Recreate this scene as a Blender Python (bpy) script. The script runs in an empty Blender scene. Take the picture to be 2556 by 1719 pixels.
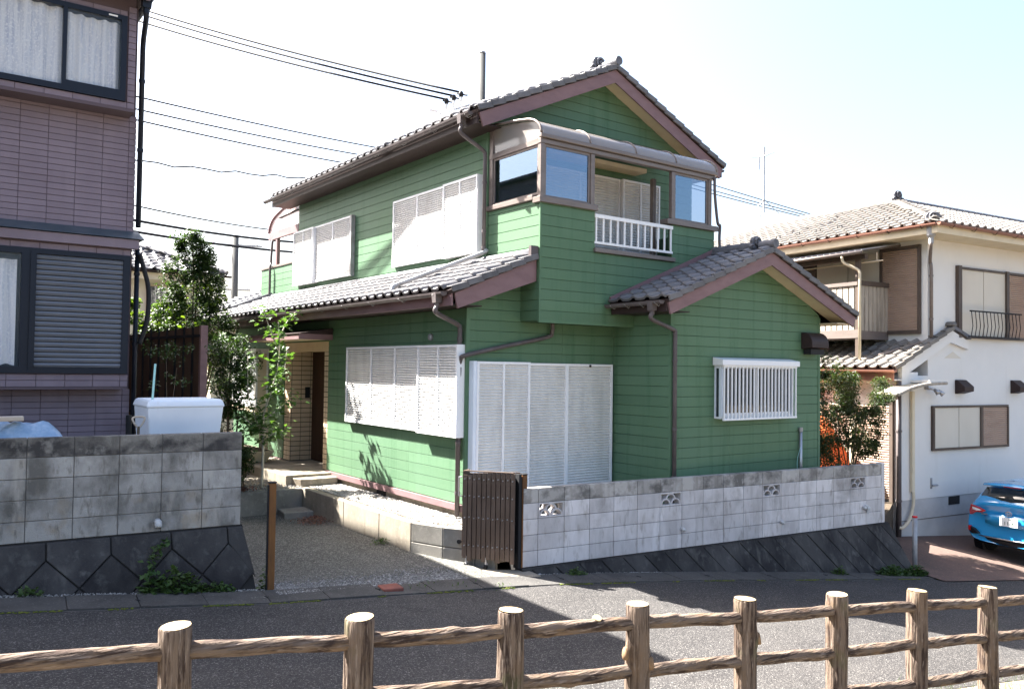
import bpy, math, random
from mathutils import Vector, Matrix
random.seed(11)
R = math.radians
sc = bpy.context.scene
col = sc.collection

# ------------------------------------------------------------------ camera
CAMZ = 2.75
def camera():
    yaw, pitch, roll = R(36.301), R(1.6668), R(0.7782)
    f = Vector((math.sin(yaw)*math.cos(pitch), math.cos(yaw)*math.cos(pitch), math.sin(pitch)))
    r0 = Vector((math.cos(yaw), -math.sin(yaw), 0)); u0 = r0.cross(f)
    r = r0*math.cos(roll) + u0*math.sin(roll); u = -r0*math.sin(roll) + u0*math.cos(roll)
    c = bpy.data.cameras.new('Camera'); c.sensor_width = 36; c.sensor_fit = 'HORIZONTAL'
    c.lens = 29.204; c.clip_end = 2000; c.clip_start = .05
    o = bpy.data.objects.new('Camera', c); col.objects.link(o)
    m = Matrix((r, u, -f)).transposed().to_4x4(); m.translation = Vector((0, 0, CAMZ)); o.matrix_world = m
    sc.camera = o
camera()

# ------------------------------------------------------------------ sky, sun, exposure
SUND = Vector((1, -1.8, -2.28)).normalized()          # direction the light travels
def light():
    w = bpy.data.worlds.new('World'); sc.world = w; w.use_nodes = True
    nt = w.node_tree; nt.nodes.clear()
    sky = nt.nodes.new('ShaderNodeTexSky'); sky.sky_type = 'NISHITA'; sky.sun_disc = False
    el = math.asin(-SUND.z); sky.sun_elevation = el
    az = math.atan2(-SUND.x, -SUND.y)                 # from +Y towards +X
    sky.sun_rotation = az % (2*math.pi)
    sky.air_density = 1.0; sky.dust_density = 4.5; sky.ozone_density = .6; sky.altitude = 30
    bg = nt.nodes.new('ShaderNodeBackground'); bg.inputs['Strength'].default_value = SKY
    out = nt.nodes.new('ShaderNodeOutputWorld')
    nt.links.new(sky.outputs[0], bg.inputs[0]); nt.links.new(bg.outputs[0], out.inputs[0])
    l = bpy.data.lights.new('Sun', 'SUN'); l.energy = SUN; l.angle = R(.53); l.color = (1, .965, .9)
    o = bpy.data.objects.new('Sun', l); col.objects.link(o)
    o.rotation_euler = (-SUND).to_track_quat('Z', 'Y').to_euler()
    o.location = (-10, 30, 40)
    v = sc.view_settings; v.view_transform = 'Standard'; v.look = 'None'; v.exposure = EXPO; v.gamma = 1
    v.use_curve_mapping = False
SKY, SUN, EXPO = .055, 5.0, 3.08
light()

# ------------------------------------------------------------------ materials
MAT = {}
def mat(name, c, rough=.6, layers=(), bump=None, metal=0., rnd=0., spec=.18, alpha=None, trans=0., coat=0.):
    """layers: (scale xyz or number, colour, lo, hi, detail) noise masks over world position"""
    m = bpy.data.materials.new(name); m.use_nodes = True; nt = m.node_tree; N = nt.nodes; L = nt.links
    b = N['Principled BSDF']; b.inputs['Roughness'].default_value = rough; b.inputs['Metallic'].default_value = metal
    b.inputs['Specular IOR Level'].default_value = spec
    if coat: b.inputs['Coat Weight'].default_value = coat; b.inputs['Coat Roughness'].default_value = .06
    if trans: b.inputs['Transmission Weight'].default_value = trans
    if alpha is not None: b.inputs['Alpha'].default_value = alpha
    b.inputs['Base Color'].default_value = (*c, 1)
    if layers or bump or rnd:
        geo = N.new('ShaderNodeNewGeometry')
        cur = N.new('ShaderNodeRGB'); cur.outputs[0].default_value = (*c, 1); cur = cur.outputs[0]
        for (s, c2, lo, hi, det) in layers:
            mp = N.new('ShaderNodeMapping')
            mp.inputs['Scale'].default_value = (s, s, s) if not hasattr(s, '__len__') else s
            mp.inputs['Location'].default_value = (random.random()*9, random.random()*9, random.random()*9)
            L.new(geo.outputs['Position'], mp.inputs[0])
            nz = N.new('ShaderNodeTexNoise'); nz.inputs['Scale'].default_value = 1; nz.inputs['Detail'].default_value = det
            nz.inputs['Roughness'].default_value = .6
            L.new(mp.outputs[0], nz.inputs['Vector'])
            mr = N.new('ShaderNodeMapRange'); mr.inputs[1].default_value = lo; mr.inputs[2].default_value = hi
            L.new(nz.outputs[0], mr.inputs[0])
            mx = N.new('ShaderNodeMix'); mx.data_type = 'RGBA'
            L.new(mr.outputs[0], mx.inputs[0]); L.new(cur, mx.inputs[6]); mx.inputs[7].default_value = (*c2, 1)
            cur = mx.outputs[2]
        if rnd:
            oi = N.new('ShaderNodeObjectInfo')
            mr = N.new('ShaderNodeMapRange'); mr.inputs[3].default_value = 1-rnd; mr.inputs[4].default_value = 1+rnd
            L.new(oi.outputs['Random'], mr.inputs[0])
            vm = N.new('ShaderNodeVectorMath'); vm.operation = 'SCALE'
            L.new(cur, vm.inputs[0]); L.new(mr.outputs[0], vm.inputs['Scale']); cur = vm.outputs[0]
        L.new(cur, b.inputs['Base Color'])
        if bump:
            s, st = bump
            mp = N.new('ShaderNodeMapping'); mp.inputs['Scale'].default_value = (s, s, s) if not hasattr(s, '__len__') else s
            L.new(geo.outputs['Position'], mp.inputs[0])
            nz = N.new('ShaderNodeTexNoise'); nz.inputs['Scale'].default_value = 1; nz.inputs['Detail'].default_value = 4
            L.new(mp.outputs[0], nz.inputs['Vector'])
            bp = N.new('ShaderNodeBump'); bp.inputs['Strength'].default_value = 1; bp.inputs['Distance'].default_value = st
            L.new(nz.outputs[0], bp.inputs['Height']); L.new(bp.outputs[0], b.inputs['Normal'])
    MAT[name] = m; return m
def leafmat(name, c, c2, sc_=3.):
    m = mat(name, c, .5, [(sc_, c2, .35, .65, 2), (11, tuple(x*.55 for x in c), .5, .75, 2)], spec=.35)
    nt = m.node_tree; b = nt.nodes['Principled BSDF']; out = nt.nodes['Material Output']
    t = nt.nodes.new('ShaderNodeBsdfTranslucent'); src = b.inputs['Base Color'].links[0].from_socket
    g = nt.nodes.new('ShaderNodeMix'); g.data_type = 'RGBA'; g.blend_type = 'MULTIPLY'; g.inputs[0].default_value = 1
    nt.links.new(src, g.inputs[6]); g.inputs[7].default_value = (1.5, 1.6, .6, 1)
    nt.links.new(g.outputs[2], t.inputs[0])
    ms = nt.nodes.new('ShaderNodeMixShader'); ms.inputs[0].default_value = .28
    nt.links.new(b.outputs[0], ms.inputs[1]); nt.links.new(t.outputs[0], ms.inputs[2]); nt.links.new(ms.outputs[0], out.inputs[0])
    return m

mat("siding", (.096, .174, .1), .52, [((.45, .45, .9), (.108, .19, .118), .38, .66, 5), ((7, 7, .45), (.072, .145, .08), .52, .74, 4), ((2.2, 2.2, .3), (.115, .2, .125), .56, .76, 4), (40, (.1, .185, .11), .5, .75, 3)], (60, .0025), rnd=.05)
mat('siding_groove', (.06, .118, .068), .7)
mat('trim', (.22, .138, .142), .5, [((3, 3, 8), (.185, .113, .117), .4, .7, 3)], (25, .0015))
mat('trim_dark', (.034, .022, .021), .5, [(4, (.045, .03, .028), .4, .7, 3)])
mat('alu_brown', (.2, .165, .15), .38, [((2, 2, 14), (.17, .14, .125), .4, .7, 2)], metal=.25)
mat('pipe', (.1, .085, .085), .4, [((6, 6, 2), (.14, .12, .12), .45, .75, 3)])
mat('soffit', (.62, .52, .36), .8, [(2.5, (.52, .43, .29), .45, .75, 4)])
mat('cream', (.66, .57, .42), .7, [(3, (.58, .5, .36), .45, .75, 3)])
mat('shutter', (.72, .715, .7), .45, [((5, 5, 1.1), (.6, .59, .57), .45, .72, 5), (18, (.64, .635, .62), .52, .75, 4)])
mat('shutter_frame', (.8, .8, .81), .35)
mat('white_paint', (.8, .8, .8), .4)
mat('tile', (.145, .14, .147), .45, [(7, (.1, .096, .1), .4, .68, 5), (1.2, (.175, .165, .16), .45, .75, 4)], (40, .002), rnd=.13)
mat('tile_warm', (.17, .155, .14), .6, [(6, (.12, .108, .097), .4, .7, 4), (1.0, (.2, .18, .16), .45, .75, 3)], (40, .002), rnd=.12)
mat('ridge', (.15, .15, .165), .5, [(9, (.1, .1, .11), .4, .7, 3)], (50, .002))
mat('glass', (.2, .25, .3), .02, spec=.8, alpha=.13)
mat('glass_mirror', (.2, .27, .36), .02, metal=1., alpha=.5)
mat('glass_dark', (.03, .035, .04), .03, spec=.9)
mat('polycarb', (.3, .27, .25), .12, spec=.7, alpha=.72)
mat('polycarb_pink', (.75, .45, .42), .3, trans=.3, alpha=.75)
mat('dark', (.02, .02, .022), .6)
mat('metal', (.4, .4, .42), .35, metal=.8)
mat('metal_dull', (.34, .34, .35), .5, [(5, (.26, .25, .24), .45, .7, 3)], metal=.4)
mat('porch_tile', (.6, .47, .33), .35, [(4, (.54, .41, .28), .4, .7, 3)], rnd=.05)
mat('grout', (.07, .06, .05), .9)
mat('door_wood', (.07, .035, .022), .45, [((30, 30, 1.2), (.045, .022, .014), .4, .7, 3)])
mat('concrete', (.22, .205, .18), .92, [(2.2, (.14, .13, .113), .42, .68, 6), (14, (.28, .26, .23), .52, .78, 4)], (70, .004))
mat('concrete_pale', (.28, .245, .195), .92, [(2.5, (.21, .18, .14), .42, .7, 6), ((5, 5, .6), (.17, .14, .105), .52, .75, 4), (18, (.33, .29, .24), .55, .75, 3)], (70, .004))
mat('concrete_dark', (.06, .056, .054), .92, [((2, 2, 1.2), (.028, .026, .027), .4, .62, 6), (9, (.1, .096, .09), .56, .8, 5), ((7, 7, 1), (.085, .08, .074), .55, .75, 4)], (60, .006), rnd=.22)
mat('mortar', (.15, .14, .13), .95)
mat('joint_dark', (.03, .028, .027), .95)
mat('block', (.58, .55, .545), .92, [((2.6, 2.6, 1.5), (.47, .44, .435), .42, .62, 6), ((8, 8, .9), (.4, .375, .365), .55, .74, 5), ((6, 6, 1.8), (.64, .61, .61), .52, .75, 4), (1.5, (.22, .2, .185), .58, .78, 6), ((14, 14, 4), (.36, .33, .31), .56, .72, 4)], (110, .004), rnd=.13)
mat('block_cap', (.4, .375, .35), .92, [((3, 3, 3.5), (.15, .14, .13), .47, .62, 6), ((8, 8, 1), (.25, .23, .21), .52, .7, 5), (9, (.5, .47, .45), .56, .8, 4)], (110, .004), rnd=.16)
mat('block_old', (.37, .35, .325), .95, [((2.2, 2.2, 1.6), (.13, .122, .11), .42, .62, 6), ((5, 5, 1.4), (.42, .385, .34), .54, .72, 5), (2.3, (.3, .225, .14), .57, .78, 4), ((16, 16, 5), (.17, .155, .135), .55, .72, 4)], (90, .006), rnd=.16)
mat('block_old_cap', (.2, .185, .165), .95, [((2.6, 2.6, 4), (.055, .051, .05), .44, .6, 6), ((9, 9, 1), (.12, .11, .1), .52, .7, 5), (7, (.3, .28, .25), .56, .78, 4)], (90, .006), rnd=.12)
mat('asphalt', (.042, .0395, .039), .92, [(.7, (.055, .051, .049), .4, .68, 5), ((.5, 2.5, 1), (.032, .03, .03), .5, .72, 5), (3.5, (.034, .032, .032), .5, .75, 5), (34, (.085, .08, .077), .56, .66, 2), (75, (.19, .18, .165), .62, .7, 1), (60, (.015, .014, .014), .58, .7, 2)], (60, .012))
mat('gutter', (.075, .071, .067), .92, [(3, (.05, .047, .045), .42, .68, 6), (45, (.13, .125, .115), .58, .72, 2)], (90, .004), rnd=.1)
mat('drive', (.098, .096, .088), .95, [(1.1, (.074, .074, .064), .4, .65, 5), (4, (.125, .122, .113), .52, .72, 5), (32, (.2, .19, .175), .54, .64, 2), (70, (.3, .285, .26), .6, .7, 1), (48, (.03, .03, .026), .55, .66, 2)], (50, .016))
mat('slab_brown', (.13, .085, .07), .88, [(.9, (.09, .066, .057), .4, .7, 5), (24, (.18, .12, .095), .54, .72, 3)], (60, .004))
mat('soil', (.09, .07, .05), 1., [(5, (.06, .045, .032), .4, .7, 4)], (40, .02))
mat('verge', (.2, .17, .13), 1., [(4, (.1, .11, .05), .5, .7, 4), (40, (.28, .25, .2), .55, .75, 2)], (60, .015))
mat('pebble', (.36, .34, .315), .85, [(30, (.2, .175, .155), .5, .62, 1), (24, (.5, .48, .45), .55, .7, 1)])
mat('pebble_grey', (.22, .21, .195), .85, [(25, (.42, .4, .38), .48, .66, 1), (40, (.12, .12, .12), .5, .7, 1)])
mat('moss', (.13, .14, .03), 1., [(9, (.06, .09, .02), .4, .7, 3)])
mat('bark', (.135, .1, .077), .9, [((34, 34, 2.5), (.038, .025, .02), .46, .57, 5), (5, (.15, .1, .064), .5, .75, 4), (3, (.08, .078, .04), .57, .72, 4), ((70, 70, 8), (.21, .165, .135), .56, .7, 3)], ((60, 60, 6), .022))
mat('bark_rail', (.135, .1, .077), .9, [((2, 26, 34), (.038, .025, .02), .46, .58, 5), (5, (.15, .1, .064), .5, .75, 4), ((6, 60, 70), (.2, .155, .128), .56, .7, 3)], ((6, 50, 60), .022))
mat('knot_wood', (.2, .13, .075), .8, [(30, (.14, .085, .05), .45, .7, 3)])
mat('cut_wood', (.3, .235, .145), .75, [(12, (.24, .175, .095), .45, .7, 4), (60, (.2, .15, .09), .55, .75, 2)], (30, .001))
mat('rust_post', (.19, .085, .03), .55, [((6, 6, 1.5), (.06, .032, .02), .45, .75, 4)])
mat('gate', (.1, .07, .054), .5, [((9, 9, 3), (.135, .098, .078), .45, .75, 3)], metal=.1)
mat('bsiding', (.21, .168, .2), .58, [(1.4, (.18, .142, .17), .4, .7, 4), ((4, 4, .8), (.235, .19, .22), .5, .8, 4)], (80, .002), rnd=.06)
mat('bgroove', (.11, .083, .095), .85)
mat('navy', (.016, .02, .03), .4, metal=.2)
mat('bshutter', (.2, .215, .25), .4, [((2, 2, 9), (.17, .185, .215), .4, .7, 2)], metal=.3)
mat('curtain', (.82, .82, .84), .9, [((22, 22, 1.2), (.55, .57, .66), .45, .68, 2), ((40, 40, 40), (.9, .89, .88), .52, .62, 3)])
mat('broof', (.06, .075, .085), .5, [(4, (.09, .1, .11), .4, .7, 3)])
mat('stucco', (.7, .68, .65), .95, [(1.2, (.66, .645, .62), .45, .75, 4), ((4, 4, .5), (.62, .6, .56), .6, .85, 4)], (140, .004))
mat('stucco_base', (.5, .49, .48), .95, [(1.8, (.42, .41, .4), .45, .72, 4)], (100, .003))
mat('wbrown', (.085, .065, .055), .45, [((6, 6, 2), (.11, .085, .07), .45, .75, 3)])
mat('louvre_tan', (.42, .3, .23), .5, [((2, 2, 8), (.36, .25, .19), .45, .75, 3)])
mat('panel_beige', (.6, .55, .47), .5, [((1, 1, .6), (.55, .5, .42), .4, .7, 2)])
mat('slat_grey', (.36, .32, .27), .7, [((20, 20, 1.6), (.22, .19, .155), .45, .7, 4)])
mat('gutter_brown', (.24, .12, .09), .4)
mat('car_blue', (.02, .3, .62), .25, spec=.6, coat=1.)
mat('car_black', (.015, .015, .017), .35)
mat('tyre', (.018, .018, .018), .85)
mat('lamp_red', (.45, .01, .012), .12, spec=.7, coat=.5)
mat('lamp_clear', (.8, .78, .78), .1, spec=.8)
mat('plate', (.82, .82, .8), .4)
mat('plate_ink', (.02, .07, .04), .5)
mat('red_cap', (.6, .02, .03), .5)
mat('storage', (.72, .77, .84), .4, [(2.2, (.66, .71, .78), .4, .7, 3), ((6, 6, .8), (.58, .6, .62), .62, .85, 4)])
mat('tarp', (.25, .36, .5), .45, [(7, (.4, .5, .62), .45, .7, 3)], (22, .02))
mat('plank', (.5, .43, .36), .8, [((3, 30, 30), (.38, .32, .26), .45, .7, 3)])
mat('panel_brown', (.13, .082, .05), .6, [((3, 3, .8), (.09, .055, .035), .4, .7, 3)])
mat('brick_red', (.22, .08, .06), .85, [(14, (.15, .06, .05), .45, .7, 3)], (60, .003))
mat('litter', (.2, .1, .07), .9, [(20, (.1, .05, .04), .4, .65, 2), (31, (.34, .2, .14), .55, .7, 2)])
mat('orange', (.75, .16, .05), .6, [(3, (.6, .12, .04), .4, .7, 3)], (14, .03))
mat('wood_pole', (.62, .5, .36), .7)
mat('wire', (.012, .012, .015), .7, spec=.1)
mat('ceramic', (.8, .8, .78), .25)
mat('pole_conc', (.1, .098, .094), .9, [((4, 4, 1), (.075, .074, .072), .4, .7, 3)])
mat('far_wall', (.68, .62, .5), .9, [(2, (.62, .55, .44), .45, .75, 3)])
mat('weep', (.5, .5, .5), .45, [(20, (.36, .35, .33), .45, .7, 3)])
mat('bluegreen', (.35, .6, .55), .4)
leafmat('leaf_dark', (.022, .044, .014), (.035, .062, .02))
leafmat('leaf_mid', (.045, .085, .022), (.03, .056, .016))
leafmat('leaf_young', (.16, .23, .03), (.11, .18, .03))
leafmat('leaf_fig', (.085, .16, .038), (.055, .115, .03))
leafmat('leaf_nandina', (.028, .05, .015), (.05, .052, .016))
leafmat('leaf_weed', (.045, .09, .022), (.065, .1, .03))
mat('twig', (.13, .1, .07), .9)
mat('twig_pale', (.42, .38, .31), .9)

# ------------------------------------------------------------------ mesh helpers
class MB:
    def __init__(s): s.v = []; s.f = []
    def add(s, v, f):
        n = len(s.v); s.v += [tuple(p) for p in v]; s.f += [tuple(i+n for i in q) for q in f]; return s
    def hexa(s, p):   # 4 bottom ccw, 4 top
        return s.add(p, [(3, 2, 1, 0), (4, 5, 6, 7), (0, 1, 5, 4), (1, 2, 6, 5), (2, 3, 7, 6), (3, 0, 4, 7)])
    def box(s, x0, x1, y0, y1, z0, z1):
        if x0 > x1: x0, x1 = x1, x0
        if y0 > y1: y0, y1 = y1, y0
        if z0 > z1: z0, z1 = z1, z0
        return s.hexa([(x0, y0, z0), (x1, y0, z0), (x1, y1, z0), (x0, y1, z0), (x0, y0, z1), (x1, y0, z1), (x1, y1, z1), (x0, y1, z1)])
    def bar(s, a, b, w, h, up=(0, 0, 1)):
        a, b = Vector(a), Vector(b); d = (b-a).normalized(); up = Vector(up)
        if abs(d.dot(up)) > .98: up = Vector((1, 0, 0))
        r = d.cross(up).normalized()*w/2; u = r.cross(d).normalized()*h/2
        return s.hexa([a-r-u, a+r-u, b+r-u, b-r-u, a-r+u, a+r+u, b+r+u, b-r+u])
    def prism(s, poly, ex):
        n = len(poly); ex = Vector(ex); p = [Vector(q) for q in poly]
        v = p+[q+ex for q in p]
        f = [tuple(range(n-1, -1, -1)), tuple(range(n, 2*n))]+[(i, (i+1) % n, n+(i+1) % n, n+i) for i in range(n)]
        return s.add(v, f)
    def tube(s, pts, r, n=8, cap=True):
        pts = [Vector(p) for p in pts]; m = len(pts); rr = r if hasattr(r, '__len__') else [r]*m
        base = len(s.v); prev = None
        for i, p in enumerate(pts):
            d = (pts[min(i+1, m-1)]-pts[max(i-1, 0)])
            d = d.normalized() if d.length > 1e-9 else Vector((0, 0, 1))
            if prev is None:
                a = Vector((0, 0, 1)) if abs(d.z) < .9 else Vector((1, 0, 0)); x = d.cross(a).normalized()
            else:
                x = prev-d*prev.dot(d); x = x.normalized() if x.length > 1e-6 else d.cross(Vector((0, 0, 1))).normalized()
            prev = x; y = d.cross(x)
            for k in range(n):
                t = 2*math.pi*k/n; s.v.append(tuple(p+(x*math.cos(t)+y*math.sin(t))*rr[i]))
        for i in range(m-1):
            for k in range(n):
                a = base+i*n+k; b = base+i*n+(k+1) % n; s.f.append((a, b, b+n, a+n))
        if cap:
            s.f.append(tuple(base+k for k in range(n-1, -1, -1))); s.f.append(tuple(base+(m-1)*n+k for k in range(n)))
        return s
    def gutter(s, a, b, r=.055, th=.006, n=7):
        a, b = Vector(a), Vector(b); d = (b-a).normalized(); x = d.cross(Vector((0, 0, 1))).normalized(); z = Vector((0, 0, 1))
        ring = [(math.cos(math.pi+math.pi*k/(n-1)), math.sin(math.pi+math.pi*k/(n-1))) for k in range(n)]
        prof = [(c*r, q*r) for c, q in ring]+[(c*(r-th), q*(r-th)) for c, q in reversed(ring)]
        m = len(prof); v = [a+x*c+z*q for c, q in prof]+[b+x*c+z*q for c, q in prof]
        f = [(i, (i+1) % m, m+(i+1) % m, m+i) for i in range(m)]
        e = [i for i in range(n)]
        return s.add(v, f+[tuple(reversed(e)), tuple(m+i for i in e)])
    def mesh(s, name):
        me = bpy.data.meshes.new(name); me.from_pydata(s.v, [], s.f); me.update(); return me
    def build(s, name, m, parent=None, smooth=False, kind=None):
        me = s.mesh(name); return obj(name, me, m, parent, smooth=smooth, kind=kind)
def obj(name, me, m, parent=None, mx=None, smooth=False, kind=None):
    if m is not None and not me.materials: me.materials.append(MAT[m])
    if smooth and len(me.polygons):
        me.polygons.foreach_set('use_smooth', [True]*len(me.polygons))
    o = bpy.data.objects.new(name, me); col.objects.link(o)
    if parent is not None:
        o.parent = parent
        if 'inv' in INV.get(parent.name, {}): o.matrix_parent_inverse = INV[parent.name]['inv']
    if mx is not None: o.matrix_basis = mx
    if kind: o['kind'] = kind
    return o
INV = {}
def thing(name, label, cat, loc=(0, 0, 0), rz=0., group=None, local=False):
    o = bpy.data.objects.new(name, None); col.objects.link(o); o.location = loc; o.rotation_euler = (0, 0, rz)
    o['label'] = label; o['category'] = cat
    if group: o['group'] = group
    if not local:
        m = Matrix.Translation(Vector(loc)) @ Matrix.Rotation(rz, 4, 'Z'); INV[o.name] = {'inv': m.inverted()}
    return o
def tag(o, label, cat, group=None):
    o['label'] = label; o['category'] = cat
    if group: o['group'] = group
    return o
def struct(name, mb, m, smooth=False, kind='structure'):
    return mb.build(name, m, None, smooth, kind)
def bez(pts, n=8):
    """rounded polyline through points (Catmull-Rom)"""
    P = [Vector(p) for p in pts]; P = [P[0]]+P+[P[-1]]; out = []
    for i in range(1, len(P)-2):
        for k in range(n):
            t = k/n; a, b, c, d = P[i-1], P[i], P[i+1], P[i+2]
            out.append(.5*((2*b)+(c-a)*t+(2*a-5*b+4*c-d)*t*t+(3*b-a-3*c+d)*t**3))
    out.append(P[-2]); return out
def soft(o, w=.004, seg=1):
    md = o.modifiers.new('Bevel', 'BEVEL'); md.width = w; md.segments = seg; md.limit_method = 'ANGLE'; return o
def lerp(a, b, t): return a+(b-a)*t
def interp(x, xs, ys):
    if x <= xs[0]: return ys[0]
    for i in range(len(xs)-1):
        if x <= xs[i+1]: return lerp(ys[i], ys[i+1], (x-xs[i])/(xs[i+1]-xs[i]))
    return ys[-1]

# road frame: s along the road (down to the right), t away from the camera
D0 = R(6.2735); WD = Vector((math.cos(D0), -math.sin(D0), 0)); WN = Vector((math.sin(D0), math.cos(D0), 0))
J0 = Vector((6.589, 8.356, 0))
def zr(s): return interp(s, [-60, -20, -12, -5.85, -3.5, -.1, 2.2, 7.05, 12, 20, 60], [2.0, 1.8, 1.15, .60, .38, .17, -.05, -.58, -1.1, -1.9, -2.2])
def st(s, t, z=None, dz=0.):
    p = J0+WD*s+WN*t; p.z = zr(s)+dz if z is None else z; return p
def sheet(name, s0, s1, t0, t1, m, dz=0., n=40, cross=0., kind='structure', nt=6):
    mb = MB(); v = []; f = []
    for i in range(n+1):
        s = lerp(s0, s1, i/n)
        for j in range(nt+1):
            t = lerp(t0, t1, j/nt); p = st(s, t, dz=dz+cross*(t-t1)); v.append(p)
    for i in range(n):
        for j in range(nt):
            a = i*(nt+1)+j; f.append((a, a+nt+1, a+nt+2, a+1))
    mb.add(v, f); return struct(name, mb, m, kind=kind)
# ------------------------------------------------------------------ ground and road
def ground():
    mb = MB(); S = [-60, -20, -12, -6, -3.5, 0, 2.2, 7, 12, 20, 60]; T = [-60, -20, -8, -2, 0, 10, 40, 90]
    v = [st(s*3 if abs(s) >= 60 else s, t, dz=-.12) for s in S for t in T]; nT = len(T)
    f = [(i*nT+j, (i+1)*nT+j, (i+1)*nT+j+1, i*nT+j+1) for i in range(len(S)-1) for j in range(nT-1)]
    mb.add(v, f); struct('ground', mb, 'soil')
    sheet('road', -30, 34, -4.55, -.62, 'asphalt', 0., 90, cross=.012)
    # concrete gutter slabs along the wall foot
    g = sheet('roadside_gutter', -14, 22, -.64, -.17, 'mortar', .0, 60, nt=1)
    for k in range(60):
        s0 = -12.5+k*.6; s1 = s0+.592
        if s1 > 22: break
        mb = MB(); h = .018+.004*math.sin(k*2.1)
        mb.hexa([st(s0, -.63, dz=-.02), st(s1, -.63, dz=-.02), st(s1, -.19, dz=-.02), st(s0, -.19, dz=-.02),
                 st(s0, -.63, dz=h), st(s1, -.63, dz=h), st(s1, -.19, dz=h+.012), st(s0, -.19, dz=h+.012)])
        mb.build('gutter_slab', 'gutter', g)
        if k % 2 == 0:
            q = st(s1, -.42, dz=h+.004); m2 = MB(); m2.tube([q-WN*.03+WD*.012, q+WN*.03-WD*.012], .012, 6); m2.build('lifting_hook', 'dark', g)
    # near verge below the log fence
    mb = MB(); n = 40; v = []; f = []
    for i in range(n+1):
        s = lerp(-14, 16, i/n)
        for j, (t, dz) in enumerate(((-12, .06), (-5.6, .0), (-4.85, -.03), (-4.5, -.055))):
            v.append(st(s, t, dz=dz))
    for i in range(n):
        for j in range(3): a = i*4+j; f.append((a, a+4, a+5, a+1))
    mb.add(v, f); struct('near_verge', mb, 'verge')
    # driveway between the left wall and the house
    mb = MB(); pts = [(3.0, 8.75), (5.58, 8.45), (5.72, 9.6), (5.72, 13.55), (2.7, 13.55), (2.7, 9.2)]
    NX, NY = 14, 26; v = []; f = []
    for i in range(NX+1):
        for j in range(NY+1):
            y = lerp(8.3, 13.6, j/NY); x = lerp(2.9, 5.9, i/NX)
            q = Vector((x, y, 0))-J0; s = q.dot(WD); t = q.dot(WN)
            zz = lerp(zr(s)+.02, .285, min(1, max(0, (t+.2)/1.4))); v.append((x, y, zz))
    for i in range(NX):
        for j in range(NY): a = i*(NY+1)+j; f.append((a, a+NY+1, a+NY+2, a+1))
    mb.add(v, f); struct('driveway', mb, 'drive', smooth=True)
    # gravel bed around the house
    mb = MB(); poly = [(5.66, 9.75), (5.92, 9.2), (6.2, 8.98), (9.0, 8.6), (9.0, 9.6), (6.6, 9.75), (6.6, 13.55), (6.9, 13.6), (6.9, 22), (2.4, 22), (2.4, 13.7), (5.66, 13.7)]
    mb.prism([(x, y, .2) for x, y in poly], (0, 0, .455)); struct('gravel_bed', mb, 'concrete_pale')
    # kerb of the bed: separate concrete pieces
    k = struct('bed_kerb', MB().prism([(5.575, 13.52, .18), (5.575, 9.76, .18), (5.64, 9.76, .18), (5.64, 13.52, .18)], (0, 0, .44)), 'concrete_pale')
    path = [(5.56, 13.6), (5.56, 11.9), (5.55, 10.7), (5.56, 9.8), (5.74, 9.28), (5.98, 8.88), (6.14, 8.66)]
    for i in range(len(path)-1):
        a = Vector((*path[i], 0)); b = Vector((*path[i+1], 0)); d = (b-a).normalized(); n_ = Vector((-d.y, d.x, 0))
        if n_.x < 0: n_ = -n_
        for (z0, z1, off) in (((.1, .675, 0),) if i < 3 else ((.1, .42, 0), (.428, .675, .002))):
            mb = MB(); e = .004
            p = [a+d*e, b-d*e, b-d*e+n_*.12, a+d*e+n_*.12]
            mb.prism([q+Vector((0, 0, z0))+n_*off for q in p], (0, 0, z1-z0))
            o = mb.build('kerb_block', 'concrete_pale' if i < 3 else 'concrete', k); soft(o, .008)
    mb = MB(); mb.box(2.5, 5.555, 13.52, 13.64, .1, .67); soft(mb.build('kerb_block', 'concrete', k), .008)
    mb = MB(); q = Vector((5.86, 9.06, .52)); mb.tube([q, q+Vector((-.02, -.015, 0))], .03, 10); mb.build('drain_hole', 'dark', k)
    # concrete pad under the gate
    mb = MB(); top = [(5.5, 9.75), (5.72, 9.18), (6.1, 8.62), (6.46, 8.42), (6.46, 8.1), (5.82, 8.16), (5.5, 7.78), (5.45, 8.6)]
    zt = [.27, .24, .22, .215, .205, .2, .185, .25]
    v = [(x, y, -.05) for x, y in top]+[(x, y, z) for (x, y), z in zip(top, zt)]; n_ = len(top)
    mb.add(v, [tuple(range(n_)), tuple(range(2*n_-1, n_-1, -1))]+[(i, n_+i, n_+(i+1) % n_, (i+1) % n_) for i in range(n_)])
    soft(struct('gate_pad', mb, 'concrete_pale'), .02, 2)
    # left lot ground
    mb = MB(); mb.prism([(-12, 10.25, .3), (2.82, 9.06, .3), (2.82, 24, .3), (-12, 24, .3)], (0, 0, 1.42)); struct('left_lot_ground', mb, 'soil')
    # right lot: sloping brown parking slab
    mb = MB(); c = WH
    def sl(u, v_, dz=0): p = WHC+WU*u+WV*v_; s_ = (p-J0).dot(WD); k_ = min(1, max(0, -v_/2.3)); p.z = lerp(-.5-.075*u, zr(s_)+.012, k_)+dz; return p
    v = []; f = []
    for i in range(11):
        for j in range(6): v.append(sl(lerp(-2.3, 9, i/10), lerp(-2.45, .3, j/5), .0))
    for i in range(10):
        for j in range(5): a = i*6+j; f.append((a, a+6, a+7, a+1))
    mb.add(v, f); struct('parking_slab', mb, 'slab_brown')
    # ground between green house and white house
    mb = MB(); mb.prism([(12.6, 7.75, -.7), (13.4, 7.66, -.7), (16.2, 9.0, -.7), (17.5, 20, -.7), (12.6, 20, -.7)], (0, 0, .85)); struct('side_yard', mb, 'soil')
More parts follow.
